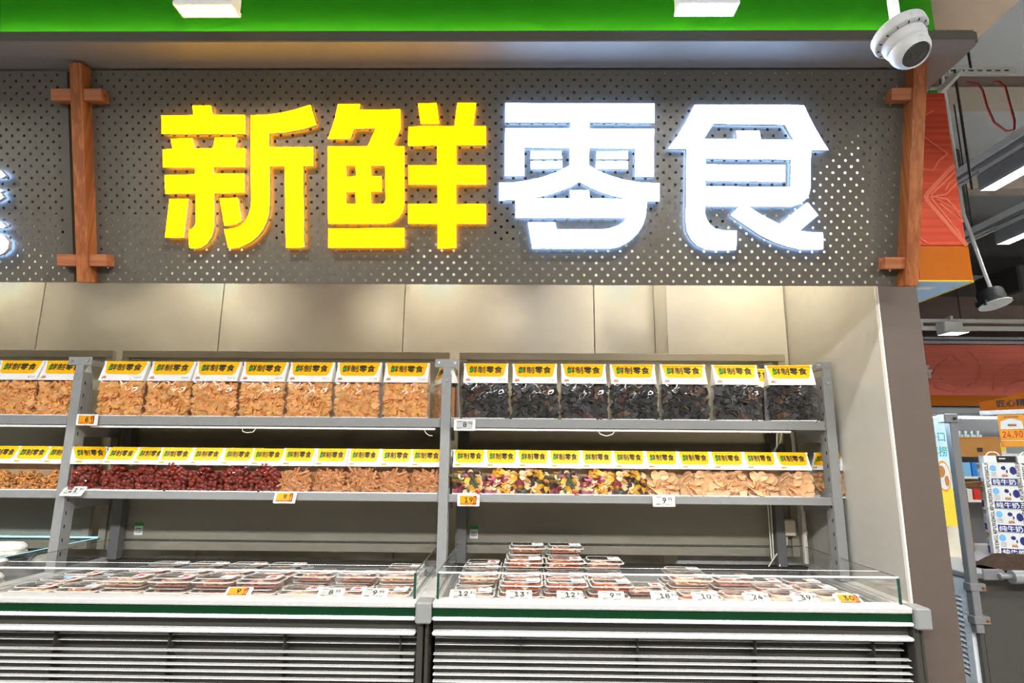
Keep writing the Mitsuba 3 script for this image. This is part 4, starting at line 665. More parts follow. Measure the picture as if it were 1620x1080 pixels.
for i, (x, rack_, kd) in enumerate([(X1[2] + .09, 'middle', 'square'), (X1R[6] - .11, 'right', 'dark')]):
    bag(kd, x, Z1, 2.63, f'snack bag half hidden in the second row on the {rack_} rack\'s top shelf', None, jit(.05), 0, i)
# lower shelf
X2L = [-1.9778, -2.1066, -2.2383]
for i, x in enumerate(X2L):
    bag('nut', x, Z2, 2.513, f'small bag of brown nuts, {ORD[i]} left of the left post on the lower shelf', 'nut bags on the left rack', jit(.05), 0, i)
X2D = [-1.7360, -1.6107, -1.4827, -1.3510, -1.2153, -1.0826]
for i, x in enumerate(X2D):
    bag('date', x, Z2 + (.0 if i < 2 else 0), 2.513 + (0.02 if i < 2 else 0), f'bag of red dates, {ORD[i]} of the facing dates from the left post', 'red date bags', jit(.09), -.05, i)
bag('date', -1.8500, Z2, 2.545, 'bag of red dates turned sideways by the left post, showing its white side seam', 'red date bags', 1.05, 0, 1)
for i in range(5):
    bag('date', X2D[0] - .02 + .135 * i, Z2, 2.60, f'bag of red dates in the row behind, {ORD[i]} yellow roll top from the left post', 'red date bags behind', jit(.05), 0, i)
X2S = [-0.9467, -0.8077, -0.6675, -0.5289, -0.3971]
for i, x in enumerate(X2S):
    bag('stick', x, Z2, 2.513 + abs(jit(.004)), f'bag of tan sticks, {ORD[i]} to the right of the red dates', 'tan stick bags', jit(.05), 0, i)
bag('stick', X2S[4] + .03, Z2, 2.60, 'bag of tan sticks half hidden behind the last stick bag by the middle post', 'tan stick bags', 0, 0, 1)
X2M = [-0.2136, -0.0770, 0.0594, 0.1943, 0.3317, 0.4688]
for i, x in enumerate(X2M):
    bag('mix', x, Z2, 2.513 + abs(jit(.004)), f'bag of colourful dried fruit and vegetables, {ORD[i]} from the middle post', 'dried fruit bags', jit(.04), 0, i)
X2W = [0.6069, 0.7463, 0.8841, 1.0231, 1.1605]
for i, x in enumerate(X2W):
    bag('wafer', x, Z2, 2.513 + abs(jit(.004)), f'bag of pale seeded crisps, {ORD[i]} to the right of the dried fruit bags', 'seeded crisp bags', jit(.04), 0, i)
bag('wafer', 1.3059, Z2, 2.57, 'bag of pale seeded crisps turned sideways at the right end of the lower shelf', 'seeded crisp bags', -1.15, 0, 2)

# ------------------------------------------------------------------ price tags
def tag_on_shelf(x, z, num, hot, label, rx=0.0, y=2.494): price_tag(place(x, y, z) @ UP_FACE @ place(0, 0, 0, 0, -rx), num, hot, label, 'price tags on the racks')
tag_on_shelf(-1.8580, 1.4902, '6', True, 'orange price tag reading 6.90 on the left post\'s upper shelf')
tag_on_shelf(-0.2344, 1.4811, '8', False, 'white price tag reading 8.90 under the first black chip bag')
tag_on_shelf(-1.8735, 1.1922, '11', False, 'white price tag reading 11.90 tilted on the left post below the dates', .75)
tag_on_shelf(-0.9775, 1.1747, '9', True, 'orange price tag reading 9.90 under the first stick bag', .4)
tag_on_shelf(-0.2114, 1.1716, '19', True, 'orange price tag reading 19.90 under the first dried fruit bag')
tag_on_shelf(0.5974, 1.1765, '9', False, 'white price tag reading 9.90 under the first seeded crisp bag', .15)

# ------------------------------------------------------------------ meat trays
def tray_meshes():
    w, d = .158, .112; q = {}
    def ring(w_, d_, z, r=.018, n=4):
        o = []
        for sx, sy, a0 in ((1, 1, 0), (-1, 1, 1), (-1, -1, 2), (1, -1, 3)):
            for a in np.linspace(a0, a0 + 1, n) * math.pi / 2: o.append((sx * (w_ / 2 - r) + r * math.cos(a), sy * (d_ / 2 - r) + r * math.sin(a), z))
        return o
    def loft(rings, cap0=False, cap1=False):
        n = len(rings[0]); V = [p for r in rings for p in r]; f = []; i = np.arange(n); j = (i + 1) % n
        for k in range(len(rings) - 1): f += [np.stack([i, j, j + n], 1) + k * n, np.stack([i, j + n, i + n], 1) + k * n]
        if cap0: f.append(np.array([[0, k + 1, k] for k in range(1, n - 1)]))
        if cap1: o = (len(rings) - 1) * n; f.append(np.array([[o, o + k, o + k + 1] for k in range(1, n - 1)]))
        return tm(V, np.vstack(f))
    q['base'] = S(loft([ring(w - .018, d - .018, .0008), ring(w - .006, d - .006, .022)], True), 'clear_plastic')
    q['rim'] = S(loft([ring(w - .006, d - .006, .022), ring(w, d, .0222), ring(w, d, .0250), ring(w - .011, d - .011, .0256)]), 'rim_glare_plastic')
    q['lid'] = S(loft([ring(w - .008, d - .008, .0250), ring(w - .018, d - .018, .034), ring(w - .026, d - .026, .036)], False, True), 'clear_plastic')
    q['lid_glare'] = S(loft([ring(w - .0205, d - .0205, .0345), ring(w - .023, d - .023, .0366), ring(w - .029, d - .029, .0366), ring(w - .0295, d - .0295, .0358)]), 'rim_glare_plastic')  # pale ring added to draw glare around the clear lid
    q['label'] = S(bx(.018, .066, -.030, .024, .0362, .0366), 'white_plastic')
    q['label_red'] = S(cat(bx(.030, .052, -.014, .006, .0366, .0368), bx(.026, .062, -.024, -.021, .0366, .0368)), 'red_ink')
    q['label_blue'] = S(bx(.018, .066, -.030, -.027, .0366, .0368), 'sky_ink')
    q['sticker'] = S(cyl((.038, .028, .0362), (.038, .028, .0367), .010, 12), 'orange_strip')
    return q
TR = tray_meshes()
def meat(seed, tone):
    rs = np.random.default_rng(seed); V, Fc, C, o = [], [], [], 0
    def addp(m, p, R, col):
        nonlocal o
        v = np.asarray(m.vertices) @ R.T + p; V.append(v); Fc.append(np.asarray(m.faces) + o); C.append(np.tile(np.clip(col, 0, 1), (len(v), 1))); o += len(v)
    addp(bx(-.062, .062, -.040, .040, .003, .013, .006), 0, np.eye(3), np.array(tone) * .7)
    for i in range(34):
        a = rs.uniform(.009, .019); c = np.array(tone) * rs.uniform(.65, 1.45) if rs.random() < .62 else np.array([.78, .56, .40]) * rs.uniform(.8, 1.1)
        addp(ell(a * 1.3, a * .55, .0065), np.array([rs.uniform(-.054, .054), rs.uniform(-.034, .034), rs.uniform(.012, .019)]), np.array(trimesh.transformations.rotation_matrix(rs.uniform(0, 3.1), [0, 0, 1]))[:3, :3], c)
    return mikit.ply(tm(np.vstack(V), np.vstack(Fc)), 'mat_contents_gloss', smooth=True, color=np.vstack(C))
MEAT = {'brown': [meat(s, (.46, .20, .12)) for s in (1, 2, 3)], 'red': [meat(s, (.48, .12, .045)) for s in (4, 5, 6)], 'pale': [meat(s, (.70, .45, .28)) for s in (7, 8)], 'pink': [meat(s, (.55, .24, .18)) for s in (9, 10)]}
TZ = .0368
def tray(x, y, z, tone, label, group, rz=0.0, v=0, rx=0.0, look=0):
    k = thing('meat_tray', label, 'food tray', group); at = mt(place(x, y, z, rz, rx))
    for n_ in ('base', 'rim', 'lid', 'lid_glare', 'label'): part(k, n_, TR[n_], at)
    if look in (0, 1): part(k, 'label_print', TR['label_red'], at)
    if look in (0, 2): part(k, 'label_edge', TR['label_blue'], at)
    if look in (1, 2): part(k, 'round_sticker', TR['sticker'], at)
    part(k, 'meat', MEAT[tone][v % len(MEAT[tone])], at)
DECK = .8365
tray(-1.778, 2.266, DECK + TZ * 0, 'pale', 'meat tray, front row, first from its left end, middle freezer', 'meat trays in the middle freezer', 0.021, 2, 0.000, 1)
tray(-1.778, 2.384, DECK + TZ * 0, 'pale', 'meat tray, second row, first from its left end, middle freezer', 'meat trays in the middle freezer', -0.001, 0, 0.000, 0)
tray(-1.773, 2.499, DECK + TZ * 0, 'brown', 'meat tray, third row, first from its left end, middle freezer', 'meat trays in the middle freezer', -0.008, 2, 0.000, 1)
tray(-1.613, 2.269, DECK + TZ * 0, 'brown', 'meat tray, front row, second from its left end, middle freezer', 'meat trays in the middle freezer', 0.017, 2, 0.000, 2)
tray(-1.614, 2.386, DECK + TZ * 0, 'pale', 'meat tray, second row, second from its left end, middle freezer', 'meat trays in the middle freezer', 0.014, 2, 0.000, 0)
tray(-1.616, 2.506, DECK + TZ * 0, 'brown', 'meat tray, third row, second from its left end, middle freezer', 'meat trays in the middle freezer', -0.014, 0, 0.000, 0)
tray(-1.446, 2.269, DECK + TZ * 0, 'pale', 'meat tray, lowest, front row, third from its left end, middle freezer', 'meat trays in the middle freezer', -0.002, 0, 0.000, 2)
tray(-1.441, 2.270, DECK + TZ * 1, 'pale', 'meat tray, topmost, front row, third from its left end, middle freezer', 'meat trays in the middle freezer', -0.009, 0, 0.000, 0)
tray(-1.448, 2.388, DECK + TZ * 0, 'brown', 'meat tray, lowest, second row, third from its left end, middle freezer', 'meat trays in the middle freezer', -0.020, 1, 0.000, 1)
tray(-1.439, 2.387, DECK + TZ * 1, 'brown', 'meat tray, topmost, second row, third from its left end, middle freezer', 'meat trays in the middle freezer', 0.016, 1, 0.000, 0)
tray(-1.446, 2.503, DECK + TZ * 0, 'brown', 'meat tray, lowest, third row, third from its left end, middle freezer', 'meat trays in the middle freezer', 0.013, 0, 0.000, 2)
tray(-1.438, 2.504, DECK + TZ * 1, 'brown', 'meat tray, topmost, third row, third from its left end, middle freezer', 'meat trays in the middle freezer', 0.026, 1, 0.000, 0)
tray(-1.283, 2.267, DECK + TZ * 0, 'brown', 'meat tray, lowest, front row, fourth from its left end, middle freezer', 'meat trays in the middle freezer', -0.001, 1, 0.000, 0)
tray(-1.272, 2.266, DECK + TZ * 1, 'brown', 'meat tray, topmost, front row, fourth from its left end, middle freezer', 'meat trays in the middle freezer', 0.026, 0, 0.000, 0)
tray(-1.286, 2.384, DECK + TZ * 0, 'brown', 'meat tray, lowest, second row, fourth from its left end, middle freezer', 'meat trays in the middle freezer', 0.008, 2, 0.000, 0)
tray(-1.277, 2.387, DECK + TZ * 1, 'brown', 'meat tray, topmost, second row, fourth from its left end, middle freezer', 'meat trays in the middle freezer', 0.018, 0, 0.000, 1)
tray(-1.283, 2.500, DECK + TZ * 0, 'brown', 'meat tray, lowest, third row, fourth from its left end, middle freezer', 'meat trays in the middle freezer', 0.025, 1, 0.000, 0)
tray(-1.270, 2.503, DECK + TZ * 1, 'brown', 'meat tray, topmost, third row, fourth from its left end, middle freezer', 'meat trays in the middle freezer', 0.007, 1, 0.000, 2)
tray(-1.121, 2.270, DECK + TZ * 0, 'brown', 'meat tray, lowest, front row, fifth from its left end, middle freezer', 'meat trays in the middle freezer', -0.031, 1, 0.000, 1)
tray(-1.114, 2.266, DECK + TZ * 1, 'brown', 'meat tray, topmost, front row, fifth from its left end, middle freezer', 'meat trays in the middle freezer', -0.020, 1, 0.000, 2)
tray(-1.126, 2.383, DECK + TZ * 0, 'brown', 'meat tray, lowest, second row, fifth from its left end, middle freezer', 'meat trays in the middle freezer', -0.001, 0, 0.000, 2)
tray(-1.107, 2.387, DECK + TZ * 1, 'brown', 'meat tray, topmost, second row, fifth from its left end, middle freezer', 'meat trays in the middle freezer', -0.020, 2, 0.000, 1)
tray(-1.121, 2.498, DECK + TZ * 0, 'pink', 'meat tray, lowest, third row, fifth from its left end, middle freezer', 'meat trays in the middle freezer', 0.013, 1, 0.000, 1)
tray(-1.110, 2.503, DECK + TZ * 1, 'pink', 'meat tray, topmost, third row, fifth from its left end, middle freezer', 'meat trays in the middle freezer', 0.012, 0, 0.000, 1)
tray(-0.960, 2.266, DECK + TZ * 0, 'pink', 'meat tray, lowest, front row, sixth from its left end, middle freezer', 'meat trays in the middle freezer', -0.000, 1, 0.000, 0)
tray(-0.948, 2.268, DECK + TZ * 1, 'pink', 'meat tray, topmost, front row, sixth from its left end, middle freezer', 'meat trays in the middle freezer', 0.019, 1, 0.000, 1)
tray(-0.964, 2.385, DECK + TZ * 0, 'brown', 'meat tray, lowest, second row, sixth from its left end, middle freezer', 'meat trays in the middle freezer', -0.021, 0, 0.000, 2)
tray(-0.949, 2.384, DECK + TZ * 1, 'brown', 'meat tray, topmost, second row, sixth from its left end, middle freezer', 'meat trays in the middle freezer', 0.029, 0, 0.000, 1)
tray(-0.961, 2.501, DECK + TZ * 0, 'brown', 'meat tray, lowest, third row, sixth from its left end, middle freezer', 'meat trays in the middle freezer', -0.001, 0, 0.000, 0)
tray(-0.948, 2.505, DECK + TZ * 1, 'brown', 'meat tray, topmost, third row, sixth from its left end, middle freezer', 'meat trays in the middle freezer', 0.004, 2, 0.000, 2)
tray(-0.956, 2.622, DECK + TZ * 0, 'brown', 'meat tray, rear row, sixth from its left end, middle freezer', 'meat trays in the middle freezer', 0.017, 0, 0.000, 2)
tray(-0.794, 2.266, DECK + TZ * 0, 'pale', 'meat tray, front row, seventh from its left end, middle freezer', 'meat trays in the middle freezer', -0.001, 2, 0.000, 1)
tray(-0.799, 2.386, DECK + TZ * 0, 'brown', 'meat tray, lowest, second row, seventh from its left end, middle freezer', 'meat trays in the middle freezer', -0.013, 1, 0.000, 1)
tray(-0.784, 2.382, DECK + TZ * 1, 'brown', 'meat tray, topmost, second row, seventh from its left end, middle freezer', 'meat trays in the middle freezer', -0.004, 2, 0.000, 1)
tray(-0.632, 2.265, DECK + TZ * 0, 'pink', 'meat tray, front row, eighth from its left end, middle freezer', 'meat trays in the middle freezer', -0.023, 1, 0.000, 1)
tray(-0.635, 2.386, DECK + TZ * 0, 'brown', 'meat tray, lowest, second row, eighth from its left end, middle freezer', 'meat trays in the middle freezer', -0.012, 0, 0.000, 0)
tray(-0.619, 2.383, DECK + TZ * 1, 'brown', 'meat tray, topmost, second row, eighth from its left end, middle freezer', 'meat trays in the middle freezer', -0.025, 0, 0.000, 0)
tray(-0.635, 2.500, DECK + TZ * 0, 'brown', 'meat tray, third row, eighth from its left end, middle freezer', 'meat trays in the middle freezer', 0.003, 1, 0.000, 2)
tray(-0.474, 2.267, DECK + TZ * 0, 'pale', 'meat tray, front row, ninth from its left end, middle freezer', 'meat trays in the middle freezer', 0.012, 0, 0.000, 2)
tray(-0.467, 2.382, DECK + TZ * 0, 'pale', 'meat tray, lowest, second row, ninth from its left end, middle freezer', 'meat trays in the middle freezer', 0.003, 0, 0.000, 2)
tray(-0.463, 2.386, DECK + TZ * 1, 'pale', 'meat tray, topmost, second row, ninth from its left end, middle freezer', 'meat trays in the middle freezer', -0.023, 2, 0.000, 2)
tray(-0.467, 2.502, DECK + TZ * 0, 'red', 'meat tray, lowest, third row, ninth from its left end, middle freezer', 'meat trays in the middle freezer', -0.034, 0, 0.000, 0)
tray(-0.460, 2.505, DECK + TZ * 1, 'red', 'meat tray, topmost, third row, ninth from its left end, middle freezer', 'meat trays in the middle freezer', -0.018, 0, 0.000, 2)
tray(-0.472, 2.617, DECK + TZ * 0, 'brown', 'meat tray, rear row, ninth from its left end, middle freezer', 'meat trays in the middle freezer', 0.014, 1, 0.000, 0)
tray(-0.166, 2.270, DECK + TZ * 0, 'pale', 'meat tray, front row, first from the middle divider, right freezer', 'meat trays in the right freezer', -0.000, 0, 0.000, 2)
tray(-0.165, 2.382, DECK + TZ * 0, 'pale', 'meat tray, lowest, second row, first from the middle divider, right freezer', 'meat trays in the right freezer', -0.004, 0, 0.000, 2)
tray(-0.152, 2.389, DECK + TZ * 1, 'pale', 'meat tray, topmost, second row, first from the middle divider, right freezer', 'meat trays in the right freezer', -0.035, 1, 0.000, 1)
tray(-0.163, 2.503, DECK + TZ * 0, 'pale', 'meat tray, lowest, third row, first from the middle divider, right freezer', 'meat trays in the right freezer', 0.004, 1, 0.000, 1)
tray(-0.150, 2.503, DECK + TZ * 1, 'pale', 'meat tray, topmost, third row, first from the middle divider, right freezer', 'meat trays in the right freezer', 0.003, 0, 0.000, 1)
tray(-0.164, 2.618, DECK + TZ * 0, 'brown', 'meat tray, lowest, rear row, first from the middle divider, right freezer', 'meat trays in the right freezer', 0.012, 0, 0.000, 1)
tray(-0.151, 2.619, DECK + TZ * 1, 'brown', 'meat tray, topmost, rear row, first from the middle divider, right freezer', 'meat trays in the right freezer', -0.033, 0, 0.000, 1)
tray(0.001, 2.269, DECK + TZ * 0, 'red', 'meat tray, lowest, front row, second from the middle divider, right freezer', 'meat trays in the right freezer', 0.010, 0, 0.000, 1)
tray(0.009, 2.270, DECK + TZ * 1, 'red', 'meat tray, topmost, front row, second from the middle divider, right freezer', 'meat trays in the right freezer', -0.030, 0, 0.000, 2)
tray(0.001, 2.389, DECK + TZ * 0, 'red', 'meat tray, lowest, second row, second from the middle divider, right freezer', 'meat trays in the right freezer', -0.026, 2, 0.000, 0)
tray(0.013, 2.384, DECK + TZ * 1, 'red', 'meat tray, topmost, second row, second from the middle divider, right freezer', 'meat trays in the right freezer', -0.016, 0, 0.000, 1)
tray(-0.001, 2.499, DECK + TZ * 0, 'red', 'meat tray, lowest, third row, second from the middle divider, right freezer', 'meat trays in the right freezer', -0.001, 1, 0.000, 1)
tray(0.012, 2.498, DECK + TZ * 1, 'red', 'meat tray, second layer, third row, second from the middle divider, right freezer', 'meat trays in the right freezer', 0.022, 1, 0.000, 1)
tray(0.021, 2.502, DECK + TZ * 2, 'red', 'meat tray, topmost, third row, second from the middle divider, right freezer', 'meat trays in the right freezer', -0.015, 0, 0.000, 2)
tray(-0.004, 2.619, DECK + TZ * 0, 'brown', 'meat tray, lowest, rear row, second from the middle divider, right freezer', 'meat trays in the right freezer', -0.023, 0, 0.000, 1)
tray(0.013, 2.622, DECK + TZ * 1, 'brown', 'meat tray, second layer, rear row, second from the middle divider, right freezer', 'meat trays in the right freezer', -0.026, 1, 0.000, 1)
tray(0.025, 2.617, DECK + TZ * 2, 'brown', 'meat tray, third layer, rear row, second from the middle divider, right freezer', 'meat trays in the right freezer', -0.006, 1, 0.000, 2)
tray(0.036, 2.619, DECK + TZ * 3, 'brown', 'meat tray, topmost, rear row, second from the middle divider, right freezer', 'meat trays in the right freezer', 0.010, 1, 0.000, 2)
tray(0.160, 2.269, DECK + TZ * 0, 'red', 'meat tray, lowest, front row, third from the middle divider, right freezer', 'meat trays in the right freezer', 0.005, 0, 0.000, 2)
tray(0.173, 2.267, DECK + TZ * 1, 'red', 'meat tray, topmost, front row, third from the middle divider, right freezer', 'meat trays in the right freezer', -0.005, 0, 0.000, 2)
tray(0.159, 2.382, DECK + TZ * 0, 'red', 'meat tray, lowest, second row, third from the middle divider, right freezer', 'meat trays in the right freezer', -0.034, 1, 0.000, 2)
tray(0.177, 2.383, DECK + TZ * 1, 'red', 'meat tray, topmost, second row, third from the middle divider, right freezer', 'meat trays in the right freezer', -0.016, 1, 0.000, 0)
tray(0.162, 2.502, DECK + TZ * 0, 'red', 'meat tray, lowest, third row, third from the middle divider, right freezer', 'meat trays in the right freezer', 0.022, 1, 0.000, 0)
tray(0.176, 2.502, DECK + TZ * 1, 'red', 'meat tray, second layer, third row, third from the middle divider, right freezer', 'meat trays in the right freezer', 0.022, 2, 0.000, 2)
tray(0.188, 2.502, DECK + TZ * 2, 'red', 'meat tray, topmost, third row, third from the middle divider, right freezer', 'meat trays in the right freezer', 0.008, 1, 0.000, 1)
tray(0.159, 2.619, DECK + TZ * 0, 'brown', 'meat tray, lowest, rear row, third from the middle divider, right freezer', 'meat trays in the right freezer', 0.030, 0, 0.000, 2)
tray(0.169, 2.620, DECK + TZ * 1, 'brown', 'meat tray, second layer, rear row, third from the middle divider, right freezer', 'meat trays in the right freezer', -0.012, 2, 0.000, 0)
tray(0.182, 2.621, DECK + TZ * 2, 'brown', 'meat tray, third layer, rear row, third from the middle divider, right freezer', 'meat trays in the right freezer', 0.032, 1, 0.000, 1)
tray(0.196, 2.619, DECK + TZ * 3, 'brown', 'meat tray, topmost, rear row, third from the middle divider, right freezer', 'meat trays in the right freezer', 0.023, 2, 0.000, 2)
tray(0.321, 2.266, DECK + TZ * 0, 'red', 'meat tray, lowest, front row, fourth from the middle divider, right freezer', 'meat trays in the right freezer', 0.026, 0, 0.000, 1)
tray(0.337, 2.270, DECK + TZ * 1, 'red', 'meat tray, topmost, front row, fourth from the middle divider, right freezer', 'meat trays in the right freezer', 0.010, 0, 0.000, 2)
tray(0.324, 2.383, DECK + TZ * 0, 'pink', 'meat tray, lowest, second row, fourth from the middle divider, right freezer', 'meat trays in the right freezer', -0.022, 2, 0.000, 2)
tray(0.332, 2.387, DECK + TZ * 1, 'pink', 'meat tray, topmost, second row, fourth from the middle divider, right freezer', 'meat trays in the right freezer', 0.027, 2, 0.000, 0)
tray(0.320, 2.501, DECK + TZ * 0, 'brown', 'meat tray, lowest, third row, fourth from the middle divider, right freezer', 'meat trays in the right freezer', -0.012, 2, 0.000, 1)
tray(0.335, 2.506, DECK + TZ * 1, 'brown', 'meat tray, second layer, third row, fourth from the middle divider, right freezer', 'meat trays in the right freezer', -0.027, 1, 0.000, 2)
tray(0.344, 2.506, DECK + TZ * 2, 'brown', 'meat tray, topmost, third row, fourth from the middle divider, right freezer', 'meat trays in the right freezer', -0.012, 0, 0.000, 2)
tray(0.483, 2.385, DECK + TZ * 0, 'brown', 'meat tray, second row, fifth from the middle divider, right freezer', 'meat trays in the right freezer', 0.012, 0, 0.000, 1)
tray(0.652, 2.265, DECK + TZ * 0, 'red', 'meat tray, front row, sixth from the middle divider, right freezer', 'meat trays in the right freezer', -0.007, 1, 0.000, 1)
tray(0.646, 2.388, DECK + TZ * 0, 'pale', 'meat tray, lowest, second row, sixth from the middle divider, right freezer', 'meat trays in the right freezer', -0.006, 2, 0.000, 0)
tray(0.660, 2.386, DECK + TZ * 1, 'pale', 'meat tray, topmost, second row, sixth from the middle divider, right freezer', 'meat trays in the right freezer', -0.032, 2, 0.000, 0)
tray(0.648, 2.500, DECK + TZ * 0, 'pale', 'meat tray, lowest, third row, sixth from the middle divider, right freezer', 'meat trays in the right freezer', 0.016, 1, 0.000, 1)
tray(0.665, 2.504, DECK + TZ * 1, 'pale', 'meat tray, topmost, third row, sixth from the middle divider, right freezer', 'meat trays in the right freezer', -0.014, 1, 0.000, 0)
tray(0.810, 2.266, DECK + TZ * 0, 'pale', 'meat tray, front row, seventh from the middle divider, right freezer', 'meat trays in the right freezer', 0.007, 1, 0.000, 2)
tray(0.811, 2.384, DECK + TZ * 0, 'pink', 'meat tray, lowest, second row, seventh from the middle divider, right freezer', 'meat trays in the right freezer', 0.021, 0, 0.000, 2)
tray(0.822, 2.382, DECK + TZ * 1, 'pink', 'meat tray, topmost, second row, seventh from the middle divider, right freezer', 'meat trays in the right freezer', 0.018, 1, 0.000, 1)
tray(0.812, 2.503, DECK + TZ * 0, 'brown', 'meat tray, third row, seventh from the middle divider, right freezer', 'meat trays in the right freezer', 0.018, 1, 0.000, 0)
tray(0.980, 2.272, DECK + TZ * 0, 'pale', 'meat tray, front row, eighth from the middle divider, right freezer', 'meat trays in the right freezer', -0.006, 2, 0.000, 1)
tray(0.974, 2.386, DECK + TZ * 0, 'pink', 'meat tray, second row, eighth from the middle divider, right freezer', 'meat trays in the right freezer', -0.021, 0, 0.000, 1)
tray(0.979, 2.502, DECK + TZ * 0, 'pink', 'meat tray, third row, eighth from the middle divider, right freezer', 'meat trays in the right freezer', 0.023, 0, 0.000, 0)
tray(1.142, 2.265, DECK + TZ * 0, 'pale', 'meat tray, front row, ninth from the middle divider, right freezer', 'meat trays in the right freezer', -0.020, 2, 0.000, 2)
tray(1.137, 2.382, DECK + TZ * 0, 'pale', 'meat tray, second row, ninth from the middle divider, right freezer', 'meat trays in the right freezer', -0.029, 0, 0.000, 2)
tray(1.135, 2.498, DECK + TZ * 0, 'pink', 'meat tray, third row, ninth from the middle divider, right freezer', 'meat trays in the right freezer', 0.031, 2, 0.000, 2)
# long white packs in the left freezer
def longpack(x, y, z, rz, label):
    k = thing('food_pack', label, 'food pack', 'long packs in the left freezer'); at = mt(place(x, y, z, rz))
    part(k, 'wrapper', PK['wrapper'], at); part(k, 'red_band', PK['band'], at); part(k, 'print', PK['print'], at); part(k, 'tray_base', PK['base'], at)
PK = {'wrapper': S(xf(lathe([(.0005, -.17), (.018, -.166), (.034, -.15), (.038, -.1), (.038, .1), (.034, .15), (.018, .166), (.0005, .17)], 16), np.array([[0, 0, 1, 0], [1.3, 0, 0, 0], [0, .62, 0, .03], [0, 0, 0, 1.0]])), 'pack_white', 50),
      'band': S(bx(-.15, .05, -.0515, -.0480, .016, .026, .001), 'red_ink'), 'print': S(cat([bx(-.02 + .02 * i, -.008 + .02 * i, -.036, -.030, .0475, .0482) for i in range(5)]), 'ink'),
      'base': S(bx(-.16, .16, -.046, .046, .002, .018, .006), 'cream_plastic')}
for i, (x, y, z, rz, l) in enumerate([(-2.20, 2.36, .837, .22, 'long white wrapped pack with a red band at the bottom of the left freezer\'s pile'), (-2.22, 2.39, .889, .25, 'long white wrapped pack between two others in the left freezer\'s pile'), (-2.19, 2.44, .941, .22, 'long white wrapped pack on top of the left freezer\'s pile'), (-2.56, 2.4, .837, .15, 'long white wrapped pack left of the pile, at the picture\'s left border')]):
    longpack(x, y, z, rz, l)
k = thing('food_bag', 'crumpled clear bag with pale food, right of the packs in the left freezer', 'food bag')
m = trimesh.creation.icosphere(3); v = np.asarray(m.vertices) * [.07, .06, .045]; import meshkit
v = v * (1 + .35 * (meshkit.fbm(v * 28, 3) - .5))[:, None]
put(k + '__filling', mikit.ply(tm(v * .8 + [-2.045, 2.62, .885], m.faces), 'mat_cream_cable', smooth=True)); put(k + '__bag', mikit.ply(tm(v + [-2.045, 2.62, .886], m.faces), 'mat_clear_plastic', smooth=25))
def tag_in_freezer(x, num, hot, label, rz=0.0):
    price_tag(place(x, 2.176, .869) @ place(0, 0, 0, rz, math.radians(32)) @ place(0, .0, .006), num, hot, label, 'price tags on the freezer rims')
tag_in_freezer(-0.991, '9', True, "orange price tag reading 9.90 lying on the middle freezer's front rim", 0.000)
tag_in_freezer(-0.663, '8', False, 'white price tag reading 8.90, left of two white tags on the middle freezer', 0.000)
tag_in_freezer(-0.508, '9', False, 'white price tag reading 9.90, right of two white tags on the middle freezer', 0.000)
tag_in_freezer(-0.197, '12', False, 'white price tag reading 12.90 nearest the middle divider', 0.000)
tag_in_freezer(0.001, '13', False, "white price tag reading 13.90 on the right freezer's rim under the red meat stack", 0.000)
tag_in_freezer(0.179, '12', False, 'white price tag reading 12.90 under the second red meat stack', -0.000)
tag_in_freezer(0.325, '9', False, "white price tag reading 9.90 left of the gap in the right freezer's trays", -0.000)
tag_in_freezer(0.509, '18', False, "white price tag reading 18.90 at the gap in the right freezer's trays", -0.000)
tag_in_freezer(0.653, '10', False, "white price tag reading 10.90 right of the gap in the right freezer's trays", -0.000)
tag_in_freezer(0.831, '24', False, "white price tag reading 24.80 third from the right freezer's right end", -0.000)
tag_in_freezer(0.999, '39', False, 'white price tag reading 39.80 next to the orange tag on the right freezer', -0.000)
tag_in_freezer(1.148, '30', True, "orange price tag reading 30.90 at the right end of the right freezer's rim", -0.000)

# ------------------------------------------------------------------ ceiling things in front of the fascia
for x, lab in ((-.914, 'white box lamp with a glowing base above the yellow letters'), (.529, 'white box lamp with a glowing base above the last white letter'),
               (-2.357, 'white box lamp left of the frame on the same track'), (1.972, 'white box lamp right of the frame on the same track')):
    k = thing('track_lamp', lab, 'track lamp', 'box lamps over the sign')
    y = 1.468
    part(k, 'housing', S(cat(bx(x - .085, x + .085, y - .026, y + .026, 2.6225, 2.78, .004)), 'white_plastic'))
    part(k, 'bezel', S(cat(bx(x - .086, x - .081, y - .027, y + .027, 2.6195, 2.632), bx(x + .081, x + .086, y - .027, y + .027, 2.6195, 2.632), bx(x - .081, x + .081, y + .0225, y + .027, 2.6195, 2.632), bx(x - .081, x + .081, y - .027, y - .0225, 2.6195, 2.632)), 'white_plastic'))
    part(k, 'diffuser', emit(quad((x - .081, y - .0225, 2.6205), (x - .081, y + .0225, 2.6205), (x + .081, y + .0225, 2.6205), (x + .081, y - .0225, 2.6205)), KEY, 4))
    part(k, 'stem', S(cyl((x, y, 2.78), (x, y, 3.4), .012), 'white_plastic'))
solo('lamp_track', S(bx(-3, 2.2, 1.44, 1.50, 3.4, 3.43), 'white_plastic'), 'white lamp track carrying the two box lamps over the sign', 'lamp track')
